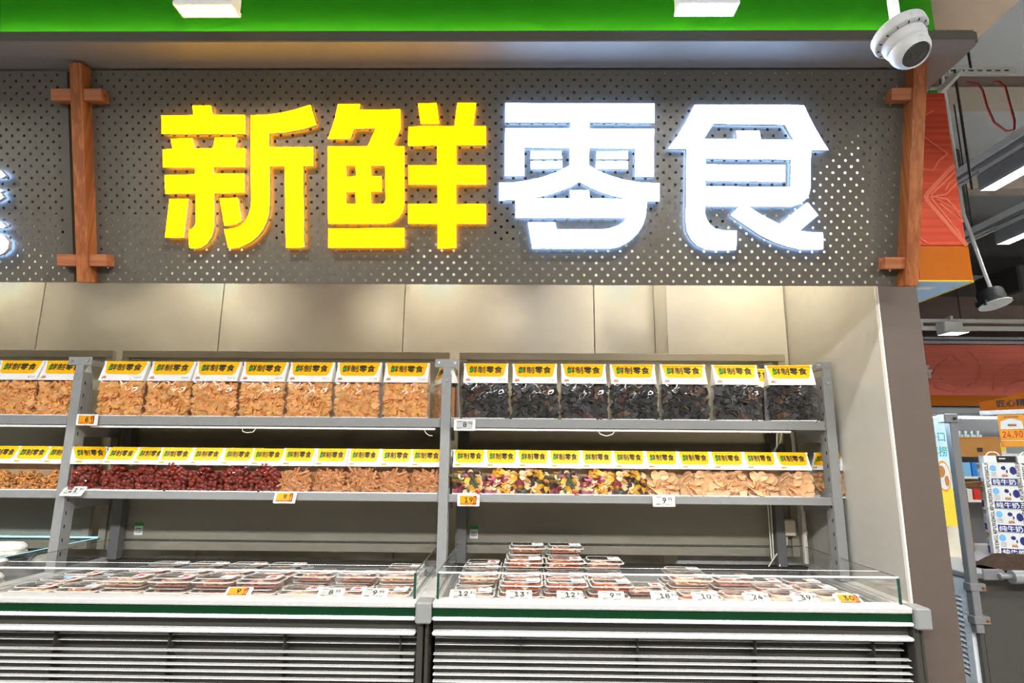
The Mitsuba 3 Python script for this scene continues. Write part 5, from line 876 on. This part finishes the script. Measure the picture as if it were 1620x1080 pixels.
# dome camera
cm = thing('dome_camera', 'white dome security camera hanging from a pole by the soffit\'s right end', 'security camera')
CX, CY, CZ = .884, 1.20, 2.30
ax = np.array([.10, -.52, -.85]); ax /= np.linalg.norm(ax)            # the way the eyeball looks
pl = np.array([.22, -.20, -.95]); pl /= np.linalg.norm(pl)            # axis of its base plate
def axis_frame(o, w):
    w = np.array(w, float); u = np.cross([0, 1, 0.2], w); u /= np.linalg.norm(u)
    return frame(o, u, np.cross(w, u), w)
MB = axis_frame((CX, CY, CZ), pl)
part(cm, 'base_plate', S(xf(lathe([(.0005, -.045), (.054, -.045), (.058, -.041), (.058, -.022), (.055, -.018), (.046, -.014), (.0005, -.014)], 40), MB), 'cam_white', 40))
part(cm, 'slot', S(xf(cat([xf(bx(.0475, .0535, -.0009, .0009, -.0175, -.0145), place(0, 0, 0, a)) for a in np.arange(14) * 2 * np.pi / 14]), MB), 'slot_dark'))
part(cm, 'collar', S(xf(lathe([(.046, -.016), (.0455, .0), (.043, .008), (.040, .012)], 40), MB), 'cam_white', 50))
ball = np.array([CX, CY, CZ]) + pl * .018
ME = axis_frame(ball, ax)
part(cm, 'eyeball', S(xf(lathe([(.0005, -.042)] + [(.042 * math.sin(a), -.042 * math.cos(a)) for a in np.linspace(.2, 2.25, 14)] + [(.030, .030), (.0285, .026)], 40), ME), 'cam_white', 50))
part(cm, 'lens_window', S(xf(lathe([(.0285, .026), (.020, .0275), (.0005, .028)], 32), ME), 'cam_black', 40), label='glossy black lens window')
part(cm, 'lens', S(xf(lathe([(.012, .0277), (.012, .0287), (.007, .0290), (.0005, .0280)], 24), ME), 'dark_metal', 40))
top = np.array([CX, CY, CZ]) - pl * .045
part(cm, 'pole', S(cyl(top + [.0, 0, -.004], (CX - .020, CY, 3.35), .0115, 16), 'white_plastic', 40))
part(cm, 'cable', S(tube([top + [.004, -.01, 0], top + [.012, -.012, .02], top + [.024, -.012, .026], top + [.030, -.010, .016], top + [.024, -.006, .003]], .003), 'cam_white', 40))

# ------------------------------------------------------------------ right-hand background
k = thing('fascia_box', 'red wood grain fascia box with an orange lower strip, beside the sign\'s right post', 'fascia sign')
part(k, 'red_board', S(bx(1.515, 1.797, 2.25, 4.6, 2.198, 2.884, .006), 'red_board'))
part(k, 'orange_strip', S(bx(1.590, 1.799, 2.248, 4.6, 2.053, 2.197), 'orange_strip'))
part(k, 'orange_strip', S(bx(1.515, 1.588, 2.248, 4.6, 2.053, 2.197), 'orange_strip'))
part(k, 'underside', S(bx(1.515, 1.796, 2.252, 4.6, 2.048, 2.0525), 'cold_lit_blue'), label='underside with cold lamp light in its colour')
part(k, 'edge_trim', S(cat(bx(1.795, 1.800, 2.247, 4.6, 2.046, 2.0535), bx(1.515, 1.80, 2.247, 2.251, 2.0505, 2.0545)), 'yellow_trim'))
part(k, 'notice', S(bx(1.64, 1.70, 2.32, 2.36, 2.0475, 2.0482), 'white_plastic'))
def stroke(pts, y, r, m=1):
    pts = np.array(pts, float); out = []
    for a, b in zip(pts[:-1], pts[1:]):
        d = b - a; L = np.linalg.norm(d); nn = np.array([-d[1], d[0]]) / L * r
        q = [a + nn, b + nn, b - nn, a - nn]; out.append(tm([[p[0], y, p[1]] for p in q] , [[0, 1, 2], [0, 2, 3]]))
    return out
ln = []
for pts, r in [([(1.74, 2.80), (1.62, 2.73), (1.77, 2.60), (1.73, 2.57), (1.70, 2.525), (1.62, 2.535), (1.53, 2.53)], .004), ([(1.79, 2.55), (1.66, 2.42), (1.655, 2.40), (1.75, 2.26), (1.795, 2.20)], .009), ([(1.79, 2.52), (1.68, 2.42), (1.68, 2.40), (1.78, 2.24)], .004),
               ([(1.68, 2.41), (1.74, 2.42), (1.79, 2.47)], .003), ([(1.68, 2.41), (1.74, 2.40), (1.77, 2.36), (1.795, 2.30)], .003), ([(1.70, 2.40), (1.79, 2.34)], .003), ([(1.71, 2.38), (1.79, 2.30)], .003), ([(1.60, 2.34), (1.62, 2.30), (1.60, 2.24), (1.64, 2.21)], .003), ([(1.74, 2.44), (1.76, 2.47), (1.79, 2.49)], .003)]:
    ln += stroke(pts, 2.2485, r)
part(k, 'engraved_line', S(cat(ln), 'board_line'), label='paler line drawing')
k = thing('cooler_lamp', 'cold strip lamp of the cooler hidden behind the brown pillar', 'strip lamp')
part(k, 'channel', S(bx(1.511, 1.525, 2.9, 4.4, 1.60, 1.68), 'white_plastic')); part(k, 'tube', emit(quad((1.527, 2.9, 1.605), (1.527, 4.4, 1.605), (1.527, 4.4, 1.675), (1.527, 2.9, 1.675)), COLD, 5.0))
# far red sign over the far shelves
k = thing('fascia_board', 'far red fascia board with a white character, behind the brown pillar', 'fascia sign')
part(k, 'red_board', S(bx(4.2, 9.5, 8.0, 8.1, 2.176, 2.88), 'pale_red_board'))
part(k, 'orange_strip', S(bx(4.2, 9.5, 7.99, 8.1, 2.035, 2.175), 'orange_strip'))
part(k, 'lower_edge', S(bx(4.2, 9.5, 7.99, 8.1, 2.018, 2.034), 'black'))
a, w = text('备', .19); part(k, 'character', S(xf(a, frame((5.463, 7.992, 2.41), (1, 0, 0), (0, 0, 1), (0, -1, 0))), 'pack_white'))
c = [(6.02 + .30 * math.cos(t), 2.56 + .27 * math.sin(t)) for t in np.linspace(-2.6, 1.2, 16)]
ln = stroke(c, 7.995, .008) + stroke([(5.62, 2.42), (5.75, 2.60), (5.95, 2.72), (6.1, 2.62)], 7.995, .006) + stroke([(5.60, 2.40), (5.68, 2.27), (5.9, 2.22), (6.1, 2.30)], 7.995, .006) + stroke([(6.45, 2.25), (6.5, 2.45), (6.7, 2.6), (6.9, 2.62), (7.2, 2.8)], 7.995, .008) + stroke([(6.6, 2.2), (6.7, 2.35), (6.95, 2.4)], 7.995, .006)
part(k, 'engraved_line', S(cat(ln), 'board_line'), label='paler line drawing')
solo('bulkhead', S(bx(3.5, 10, 8.06, 8.5, 1.88, 2.018), 'grey_taupe'), 'grey bulkhead under the far red fascia board', 'bulkhead', kind='structure')
solo('wall_rail', S(cat(bx(4.2, 9.5, 7.9, 7.96, 2.94, 2.97), bx(4.2, 9.5, 7.9, 7.96, 2.885, 2.915)), 'grey_taupe'), 'double grey rail along the top of the far red fascia board', 'rail')
# light rails
k = thing('light_rail', 'pale double light rail in front of the far dark wall', 'light rail')
part(k, 'upper_rail', S(bx(3.2, 8, 6.5, 6.56, 2.855, 2.895, .004), 'trunk_metal')); part(k, 'lower_rail', S(bx(3.2, 8, 6.5, 6.56, 2.768, 2.812, .004), 'trunk_metal'))
for x in (4.545, 4.89): part(k, 'clip', S(bx(x - .015, x + .015, 6.49, 6.57, 2.80 if x < 4.6 else 2.88, 2.86 if x < 4.6 else 2.93), 'trunk_metal'))
k = thing('rail_lamp', 'small box lamp with a glowing base on the far light rail', 'track lamp')
part(k, 'housing', S(cat(bx(4.70, 4.91, 6.36, 6.5, 2.70, 2.84, .01)), 'trunk_metal'))
part(k, 'diffuser', emit(quad((4.705, 6.30, 2.697), (4.705, 6.49, 2.697), (4.915, 6.49, 2.697), (4.915, 6.30, 2.697)), LAMP, 1.5)); part(k, 'visor', S(bx(4.70, 4.918, 6.29, 6.37, 2.699, 2.71), 'trunk_metal'))
def trunk(x, y0, y1, z, lampy, label, llab):
    k = thing('light_trunking', label, 'light trunking')
    part(k, 'channel', S(bx(x - .005, x + .10, y0, y1, z + .03, z + .085, .003), 'trunk_metal'))
    part(k, 'lower_channel', S(cat(bx(x, x + .04, y0, y1, z, z + .028, .002), bx(x + .055, x + .095, y0, y1, z, z + .028, .002)), 'light_metal'))
    for y in np.arange(y0 + .3, y1, 1.1): part(k, 'hanger', S(cyl((x + .05, y, z + .08), (x + .05, y, 4.9 if y < 5 else 4.62), .006, 6), 'dark_metal'))
    k = thing('trunking_lamp', llab, 'linear lamp')
    part(k, 'housing', S(bx(x + .015, x + .085, lampy - 1.2, lampy, z - .045, z, .006), 'trunk_metal'))
    part(k, 'reflector', S(cat(bx(x - .01, x + .105, lampy - 1.2, lampy, z - .16, z - .045, .012)), 'light_metal'))
    part(k, 'diffuser', emit(quad((x, lampy - 1.18, z - .162), (x, lampy - .01, z - .162), (x + .095, lampy - .01, z - .162), (x + .095, lampy - 1.18, z - .162)), LAMP, 1.5))
trunk(3.12, 1.5, 5.5, 3.30, 3.74, 'pale light trunking running back, upper one at the picture\'s right border', 'linear lamp with a glowing base under the upper light trunking')
trunk(4.01, 2.5, 7.5, 3.28, 4.72, 'pale light trunking running back, lower and farther one at the right border', 'linear lamp with a glowing base under the lower light trunking')
# services under the ceiling
k = thing('cable_channel', 'slotted pale metal channel hung above the red fascia box', 'cable channel')
part(k, 'channel', S(cat(bx(2.43, 2.81, 3.0, 3.006, 3.505, 3.545), bx(2.43, 2.81, 3.0, 3.05, 3.545, 3.55)), 'trunk_metal'))
part(k, 'slot', S(cat([bx(x, x + .028, 2.9985, 3.0005, 3.521, 3.529) for x in np.arange(2.445, 2.79, .05)]), 'slot_dark'))
part(k, 'brace', S(cat(tube([(2.50, 3.0, 3.52), (2.26, 2.95, 3.28)], .016, 4), tube([(2.46, 3.02, 3.50), (2.2, 2.94, 3.26)], .010, 4)), 'trunk_metal'))
part(k, 'threaded_rod', S(cyl((2.466, 3.0, 3.53), (2.466, 3.0, 2.80), .0065, 6), 'dark_metal')); part(k, 'threaded_rod', S(cyl((2.56, 3.0, 3.54), (2.56, 3.0, 4.9), .0065, 6), 'dark_metal'))
k = thing('cable_loop', 'thin red and black wire hanging in a loop right of the slotted channel', 'cable')
pts = [(2.52, 3.0, 3.45), (2.58, 3.0, 3.44), (2.605, 3.0, 3.40), (2.615, 3.0, 3.30), (2.64, 3.0, 3.20), (2.70, 3.0, 3.145), (2.745, 3.0, 3.155), (2.755, 3.0, 3.21), (2.745, 3.0, 3.32), (2.735, 3.0, 3.42), (2.70, 3.0, 3.455), (2.67, 3.0, 3.45)]
part(k, 'red_wire', S(tube(pts, .0035), 'red_ink')); part(k, 'black_wire', S(tube([(x + .003, y - .004, z + .003) for x, y, z in pts], .002), 'black'))
k = thing('wall_bracket', 'pale green junction bracket resting on the red fascia box', 'bracket')
part(k, 'plate', S(bx(1.72, 1.80, 2.30, 2.33, 2.885, 2.935, .003), 'trunk_metal')); part(k, 'circuit', S(bx(1.765, 1.80, 2.295, 2.30, 2.888, 2.925), 'bag_green'))
for i, (x, y, z0, z1) in enumerate([(3.0, 3.9, 3.35, 4.9), (3.32, 5.3, 2.9, 4.62), (5.0, 6.5, 2.9, 4.62)]):
    solo('hanging_rod', S(cyl((x, y, z0), (x, y, z1), .007, 6), 'dark_metal'), ['thin steel rod holding the upper light trunking', 'thin steel rod hanging beside the black pendant speaker', 'thin steel rod holding the far light rail'][i], 'rod')
k = thing('pendant_speaker', 'black drum pendant speaker with a pale round face, hung by a thin pipe', 'speaker')
MS = axis_frame((3.735, 4.5, 2.575), (.10, -.25, -.96))
part(k, 'drum', S(xf(lathe([(.0005, -.085), (.085, -.085), (.092, -.07), (.092, .03)], 28), MS), 'black', 40)); part(k, 'face', S(xf(lathe([(.0925, .03), (.112, .032), (.112, .038), (.0005, .042)], 28), MS), 'pack_white', 40))
part(k, 'indicator', S(xf(lathe([(.005, .0418), (.0005, .044)], 10), MS), 'red_ink')); part(k, 'pipe', S(tube([(3.735, 4.5, 2.65), (3.70, 4.5, 2.80), (3.60, 4.5, 3.3), (3.585, 4.5, 4.9)], .014, 8), 'trunk_metal'))
part(k, 'clamp', S(bx(3.63, 3.645, 4.45, 4.55, 2.53, 2.57), 'black')); part(k, 'hook', S(tube([(3.71, 4.47, 2.66), (3.70, 4.42, 2.60), (3.73, 4.40, 2.57), (3.77, 4.42, 2.60), (3.765, 4.47, 2.66)], .004), 'dark_metal'))
k = thing('air_duct', 'dark grey air duct under the far ceiling, behind the pendant speaker', 'duct')
part(k, 'duct_run', S(bx(4.55, 9, 6.7, 7.6, 3.45, 4.05, .02), 'duct')); part(k, 'side_run', S(bx(4.2, 4.55, 5.6, 7.6, 3.62, 4.5, .02), 'duct')); part(k, 'flange', S(bx(4.4, 9, 6.66, 6.70, 3.41, 3.46), 'grey_taupe'))
part(k, 'second_run', S(bx(5.2, 9, 5.9, 6.5, 3.05, 3.35, .02), 'duct'))
solo('ceiling_beam', S(bx(4.62, 12, 6.0, 6.2, 4.25, 4.4, .01), 'tan_beam'), 'grey beam crossing under the far ceiling above the air duct', 'beam')
# far cooler shelves with bottles
k = thing('far_cooler', 'far lit cooler shelves of bottles and cartons beyond the milk cases', 'cooler')
part(k, 'back', S(bx(4.6, 8.5, 8.0, 8.05, .2, 1.9), 'steel_grey'))
part(k, 'light', emit(bx(4.6, 8.5, 7.45, 7.48, 1.83, 1.86), (5.0, 5.6, 6.2), .5)); part(k, 'header_rail', S(bx(4.6, 8.5, 7.40, 7.46, 1.86, 1.90), 'steel_grey'))
for z in (1.40, 1.12, .84): part(k, 'shelf', S(bx(4.6, 8.5, 7.45, 8.0, z - .03, z), 'pack_white'))
BT = S(lathe([(.0005, 0), (.032, .002), (.033, .13), (.014, .19), (.014, .22), (.0005, .222)], 12), 'poster_blue', 50); BCAP = S(lathe([(.018, .205), (.018, .235), (.0005, .236)], 12), 'white_plastic', 50)
n = 0
for r in range(2):
    for i in range(8):
        k = thing('bottle', f'pale capped bottle, {ORD[i]} from the grey post, {"front" if r == 0 else "rear"} row, far top shelf', 'bottle', 'bottles in the far cooler'); at = mt(place(5.30 + .078 * i + .039 * r, 7.55 + .09 * r, 1.40 + .05 * r)); part(k, 'glass', BT, at); part(k, 'cap', BCAP, at)
for i in range(6):
    k = thing('carton', f'small yellow drink carton, {ORD[i]} from the grey post on the far shelf', 'carton', 'yellow cartons in the far cooler'); at = mt(place(5.62 + .085 * i, 7.5, 1.40))
    for n_, d_ in (('box', S(bx(-.038, .038, -.03, .03, 0, .13, .004), 'pack_white') if i == 0 else CT[0]), ('panel', S(cat(bx(-.030, .030, -.0312, -.030, .03, .11)), 'poster_yellow') if i == 0 else CT[1])):
        part(k, n_, d_, at)
    if i == 0: CT = [scene[k + '__box'], scene[k + '__panel']]; CT = [{kk: vv for kk, vv in c.items() if kk != 'to_world'} for c in CT]
for i in range(6):
    solo('yogurt_pack', S(bx(-.055, .055, -.04, .04, 0, .17, .004), 'blue_ink' if i % 2 else 'sky_ink') , f'small blue drink pack, {ORD[i]} from the grey post, far third shelf', 'drink pack', 'blue packs in the far cooler', at=mt(place(5.30 + .125 * i, 7.5, 1.12)))
for i in range(5):
    solo('snack_box', S(cat(bx(-.055, .055, -.04, .04, 0, .13, .004)), 'red_ink' if i % 2 else 'pack_white'), f'small {"red" if i % 2 else "white"} pack, {ORD[i]} from the grey post, far lowest shelf', 'box', 'packs on the far lowest shelf', at=mt(place(5.28 + .125 * i, 7.5, .84)))

# the counter unit with its post, posters and boxes
k = thing('counter_unit', 'grey counter unit with a dark front and white louvered side, right of the pillar', 'counter')
part(k, 'top', S(bx(2.135, 3.6, 2.955, 3.95, .795, .82, .004), 'grey_metal'))
part(k, 'front_panel', S(bx(2.19, 3.6, 2.97, 2.985, .05, .795), 'cabinet_grey')); part(k, 'carcass', S(bx(2.17, 3.6, 2.985, 3.9, .05, .795), 'cabinet_grey'))
part(k, 'front_stile', S(bx(2.165, 2.188, 2.968, 2.99, .05, .795, .002), 'cabinet_grey'))
part(k, 'side_frame', S(cat(bx(2.145, 2.17, 2.99, 3.03, .05, .79), bx(2.145, 2.17, 3.86, 3.9, .05, .79), bx(2.145, 2.17, 3.03, 3.86, .70, .79), bx(2.145, 2.17, 3.03, 3.86, .05, .34)), 'louver_white'))
for z in np.arange(.36, .70, .0235): part(k, 'louver', S(xf(bx(-.015, .015, 3.03, 3.86, -.0015, .0015), frame((2.158, 0, z), (.75, 0, .66), (0, 1, 0), (-.66, 0, .75))), 'louver_white'))
k = thing('upright_post', 'tall grey steel post standing at the counter\'s front corner', 'post')
part(k, 'tube', S(bx(2.128, 2.166, 2.93, 2.968, .56, 1.545, .003), 'steel_grey')); part(k, 'head', S(bx(2.098, 2.168, 2.92, 2.972, 1.53, 1.575, .004), 'steel_grey')); part(k, 'bolt', S(cyl((2.146, 2.92, 1.55), (2.146, 2.912, 1.55), .007, 8), 'dark_metal'))
for z in (.745, .60): part(k, 'clamp', S(bx(2.12, 2.195, 2.925, 2.972, z, z + .035, .003), 'steel_grey')); part(k, 'bolt', S(cyl((2.18, 2.925, z + .016), (2.18, 2.918, z + .016), .006, 8), 'orange_strip'))
k = thing('handle_bar', 'grey round handle bar on a bracket along the counter\'s front edge', 'handle bar')
part(k, 'bracket', S(cat(bx(2.17, 2.25, 2.90, 2.91, .80, .85, .004), cyl((2.25, 2.90, .825), (2.25, 2.91, .825), .025, 20)), 'steel_grey')); part(k, 'spindle', S(cyl((2.235, 2.89, .82), (2.30, 2.89, .82), .012, 12), 'steel_grey', 40)); part(k, 'roller', S(cyl((2.29, 2.89, .818), (3.4, 2.89, .818), .03, 20), 'grey_metal', 40)); part(k, 'bolt', S(cyl((2.25, 2.90, .825), (2.25, 2.893, .825), .008, 8), 'screw'))
k = thing('cloth', 'dark brown folded cloth lying on the counter beside the milk cases', 'cloth')
g = np.linspace(-1, 1, 24); X_, Y_ = np.meshgrid(g, g); P3 = np.c_[X_.ravel() * .22, Y_.ravel() * .12, np.zeros(576)]
r2 = X_.ravel() ** 2 + Y_.ravel() ** 2; P3[:, 2] = .006 + .055 * np.clip(1 - r2 * .9, 0, 1) * (0.5 + meshkit.fbm(P3 * 12, 3)) + .012 * meshkit.fbm(P3 * 30, 2)
Fq = [[r * 24 + c, r * 24 + c + 1, (r + 1) * 24 + c + 1, (r + 1) * 24 + c] for r in range(23) for c in range(23)]
cm_ = tm(P3, np.vstack([np.array(Fq)[:, [0, 1, 2]], np.array(Fq)[:, [0, 2, 3]]]))
low = tm(P3 * [1, 1, 0] + [0, 0, .001], cm_.faces[:, ::-1])
put(k, S(xf(cat(cm_, low), place(2.52, 3.12, .8205, .25)), 'cloth', True))
# poster hanging behind the post
k = thing('poster', 'pale blue hanging poster with teal writing and a drink, left of the grey post', 'poster')
MP = frame((2.20, 3.25, 1.0), (.985, .17, 0), (-.0, 0, 1), (.17, -.985, 0))
part(k, 'sheet', S(xf(bx(0, .16, 0, .575, -.0015, 0), MP), 'poster_blue'))
part(k, 'picture', S(xf(flat([[[(0, 0), (158, 0), (158, 180), (120, 240), (60, 250), (0, 200)]]]), MP @ place(0, 0, .0006)), 'poster_yellow'))
part(k, 'cup', S(xf(cat(xf(cyl((0, 0, 0), (0, 0, .0004), .055, 20), place(.105, .26, .001) @ np.diag([.8, 1.5, 1, 1]))), MP), 'logo_orange')); part(k, 'cup_milk', S(xf(xf(cyl((0, 0, 0), (0, 0, .0004), .048, 20), place(.105, .26, .0015) @ np.diag([.8, 1.5, 1, 1])), MP), 'pack_white'))
part(k, 'fruit', S(xf(cat(xf(cyl((0, 0, 0), (0, 0, .0004), .025, 14), place(.090, .285, .002) @ np.diag([1, 1.3, 1, 1])), xf(cyl((0, 0, 0), (0, 0, .0004), .018, 14), place(.12, .235, .002) @ np.diag([.8, 1.6, 1, 1]))), MP), 'cardboard_top'))
part(k, 'hanger', S(tube([(2.15, 2.95, 1.565), (2.20, 3.10, 1.580), (2.215, 3.25, 1.572)], .003), 'screw'))
a, w = text('一口', .052); b, w2 = text('再捞', .052); part(k, 'writing', S(xf(cat(xf(a, place(.035, .445, .001)), xf(b, place(.035, .365, .001))), MP), 'teal_ink'))
k = thing('poster_card', 'cream card standing behind the pale blue poster', 'card'); put(k, S(bx(2.335, 2.44, 3.40, 3.405, .8205, 1.35), 'cream_plastic'))
# cardboard
k = thing('cardboard_box', 'tall brown cardboard box on the counter behind the grey post', 'cardboard box')
part(k, 'box', S(bx(2.49, 2.665, 3.6, 3.86, .821, 1.175, .003), 'cardboard')); part(k, 'flap', S(xf(bx(-.02, .36, -.001, .001, 0, .13), frame((2.52, 3.6, 1.178), (1, 0, .06), (-.1, .3, .95), (0, -.95, .3))), 'cardboard_top')); part(k, 'shipping_label', S(bx(2.535, 2.575, 3.5985, 3.6, 1.05, 1.165), 'pack_white')); part(k, 'label_print', S(cat([bx(2.54, 2.57, 3.598, 3.5988, z, z + .006) for z in (1.14, 1.115, 1.095, 1.07)]), 'ink_grey'))
k = thing('cardboard_box', 'long brown cardboard box lying on the white handled boxes', 'cardboard box')
MC = place(2.78, 3.62, 1.363, -.10)
part(k, 'box', S(xf(bx(-.12, .115, -.02, .25, 0, .115, .002), MC), 'cardboard')); part(k, 'lid', S(xf(bx(-.12, .118, -.022, .25, .115, .119), MC), 'cardboard_top')); part(k, 'print', S(xf(bx(-.02, .01, -.0212, -.02, .03, .055), MC), 'ink'))
# milk cases
MILK = {}
w, h, dd = .170, .127, .11
MILK['case'] = S(bx(0, w - .001, 0, dd, 0, h - .001, .002), 'pack_white')
def face(m, x, z, dz=.0006): return xf(m, frame((x, -dz, z), (1, 0, 0), (0, 0, 1), (0, -1, 0)))
MILK['blue_band'] = S(bx(.034, .150, -.0008, 0, .004, .042), 'navy')
a, tw = text('纯牛奶', .031); MILK['band_writing'] = S(face(xf(a, np.diag([.108 / tw, 1, 1, 1])), .038, .007, .0012), 'white_plastic')
a, tw = text('PURE', .016, 1); b, tb = text('MILK', .016, 1); V = frame((0, 0, 0), (0, 1, 0), (-1, 0, 0), (0, 0, 1))
MILK['side_writing'] = S(cat(face(xf(a, V), .026, .004), face(xf(b, V), .026, .068)), 'ink'); MILK['far_writing'] = S(cat(face(xf(b, V), .167, .004), face(xf(a, V), .167, .068)), 'ink')
MILK['swirl'] = S(face(xf(cyl((0, 0, 0), (0, 0, .0003), .018, 14), np.diag([.85, 1, 1, 1])), .048, .098), 'sky_ink')
MILK['spots'] = S(cat(face(xf(cyl((0, 0, 0), (0, 0, .0003), .011, 12), np.eye(4)), .096, .100), face(xf(cyl((0, 0, 0), (0, 0, .0003), .019, 12), np.diag([.8, 1.2, 1, 1])), .138, .086), face(xf(cyl((0, 0, 0), (0, 0, .0003), .006, 10), np.diag([.6, 1.6, 1, 1])), .110, .082)), 'navy')
MILK['crest'] = S(cat(face(bx(-.014, .014, -.006, .001, 0, .0003), .098, .058), *[face(cyl((i * .008, .005, 0), (i * .008, .005, .0003), .0035, 8), .098, .058) for i in (-1, 0, 1)]), 'logo_brown')
MILK['small_print'] = S(cat([face(bx(0, .024, 0, .004, 0, .0003), .037, z) for z in (.071, .062, .052)]), 'ink_grey')
w_s = dd
a, tw = text('生牛', .030); sideM = frame((-.0006, dd - .004, 0), (0, -1, 0), (0, 0, 1), (-1, 0, 0))
MILK['end_writing'] = S(xf(xf(a, place(.004, .088, 0) @ np.diag([.062 / tw, 1, 1, 1])), sideM), 'ink'); MILK['end_band'] = S(xf(cat(bx(.004, .045, .004, .042, -.0002, .0002)), sideM), 'navy'); MILK['end_swirl'] = S(xf(xf(cyl((0, 0, 0), (0, 0, .0003), .016, 12), place(.024, .066, 0)), sideM), 'sky_ink')
RZ = -.42
def case(c, r, label, base=(2.665, 3.46, .822)):
    k = thing('milk_case', label, 'milk case', 'stacked white and blue milk cases')
    M = place(*base, RZ) @ place(c * w, 0, r * h); at = mt(M)
    for n_, d_ in MILK.items():
        if n_.startswith('end') and c > 0: continue
        part(k, n_, d_, at)
for c in range(4):
    for r in range(4 if c < 2 else 5):
        case(c, r, f'white and blue milk case, {ORD[c]} column from the post, {ORD[r]} layer up')
k = thing('handled_box', 'white and black handled box on the milk cases, left one of two', 'gift box'); MH = place(2.675, 3.47, .822 + 4 * h, RZ)
for i in range(2):
    if i: k = thing('handled_box', 'white and black handled box on the milk cases, right one of two', 'gift box')
    M2 = MH @ place(.012 + i * .155, .01, 0)
    part(k, 'box', S(xf(bx(0, .148, 0, .1, 0, .042, .002), M2), 'pack_white')); part(k, 'black_band', S(xf(bx(.06, .147, -.001, 0, .004, .040), M2), 'ink')); part(k, 'handle', S(xf(tube([(.05 + .03 * math.cos(t), .02, .042 + .022 * math.sin(t)) for t in np.linspace(math.pi, 0, 9)], .0035), M2), 'white_plastic')); part(k, 'print', S(xf(bx(.07, .10, -.0014, -.001, .022, .030), M2), 'pack_white'))
# hanging orange header and price cards
k = thing('hanging_header', 'orange hanging header board with black Chinese writing at the right border', 'hanging sign')
MHd = frame((2.972, 3.80, 1.655), np.array([-.02, -1, 0]) / 1.0002 * 1.0, (0, 0, 1), np.cross(np.array([-.02, -1, 0]) / 1.0002, (0, 0, 1)))
dirh = np.array([.62, -.785, 0]); dirh /= np.linalg.norm(dirh); MHd = frame((2.965, 3.80, 1.655), dirh, (0, 0, 1), np.cross(dirh, (0, 0, 1)))
part(k, 'board', S(xf(trimesh.creation.extrude_polygon(Polygon([(0, 0), (.62, 0), (.62, .16), (.32, .13), (.12, .075), (0, .055)]), .012, engine='earcut'), MHd @ place(0, 0, -.012)), 'orange_strip')); part(k, 'white_rail', S(xf(bx(-.006, .62, -.028, 0, -.02, .004, .002), MHd), 'white_plastic'))
a, w = text('匠心精酿好酒', .044); part(k, 'writing', S(xf(a, MHd @ place(.085, .018, .0008)), 'ink'))
for i, x in enumerate((.03, .115, .19, .28)): part(k, 'hook', S(xf(tube([(x + .006 * math.cos(t), -.036 + .007 * math.sin(t), .002) for t in np.linspace(0, 5.2, 9)], .0016), MHd), 'screw'))
k = thing('price_card', 'orange hanging price card reading 24.90 under the orange header', 'price card')
MK = frame((2.905, 3.60, 1.425), dirh, (0, 0, 1), np.cross(dirh, (0, 0, 1)))
part(k, 'card', S(xf(bx(0, .125, 0, .19, -.001, 0), MK), 'logo_orange')); part(k, 'picture', S(xf(flat([[[(8, 105), (117, 105), (112, 150), (62, 168), (12, 150)]]]), MK @ place(0, 0, .0006)), 'pack_white')); a, w = text('24.90', .036, 1); part(k, 'price', S(xf(a, MK @ place(.012, .055, .0008) @ np.diag([.1 / w, 1, 1, 1])), 'red_ink')); part(k, 'fold', S(xf(bx(0, .125, .035, .038, 0, .001), MK), 'pack_white')); part(k, 'print', S(xf(cat(bx(.045, .085, .12, .134, 0, .001), bx(.03, .10, .172, .180, 0, .001)), MK), 'logo_brown'))
k = thing('price_card', 'blue and white picture card hanging right of the orange price card', 'price card')
MK = frame((3.02, 3.45, 1.43), dirh, (0, 0, 1), np.cross(dirh, (0, 0, 1)))
part(k, 'card', S(xf(bx(0, .14, 0, .21, -.001, 0), MK), 'sky_ink')); part(k, 'lower_panel', S(xf(flat([[[(0, 0), (138, 0), (138, 60), (100, 80), (60, 60), (20, 110), (12, 205), (0, 205)]]]), MK @ place(0, 0, .0006)), 'pack_white')); part(k, 'picture', S(xf(flat([[[(35, 75), (60, 50), (110, 55), (125, 100), (100, 135), (40, 130)]]]), MK @ place(0, 0, .001)), 'dark_metal')); part(k, 'band', S(xf(bx(.02, .125, .012, .030, .001, .0015), MK), 'logo_orange')); part(k, 'title', S(xf(cat([bx(.035 + .022 * i, .050 + .022 * i, .15, .165, .0006, .001) for i in range(4)]), MK), 'white_plastic'))
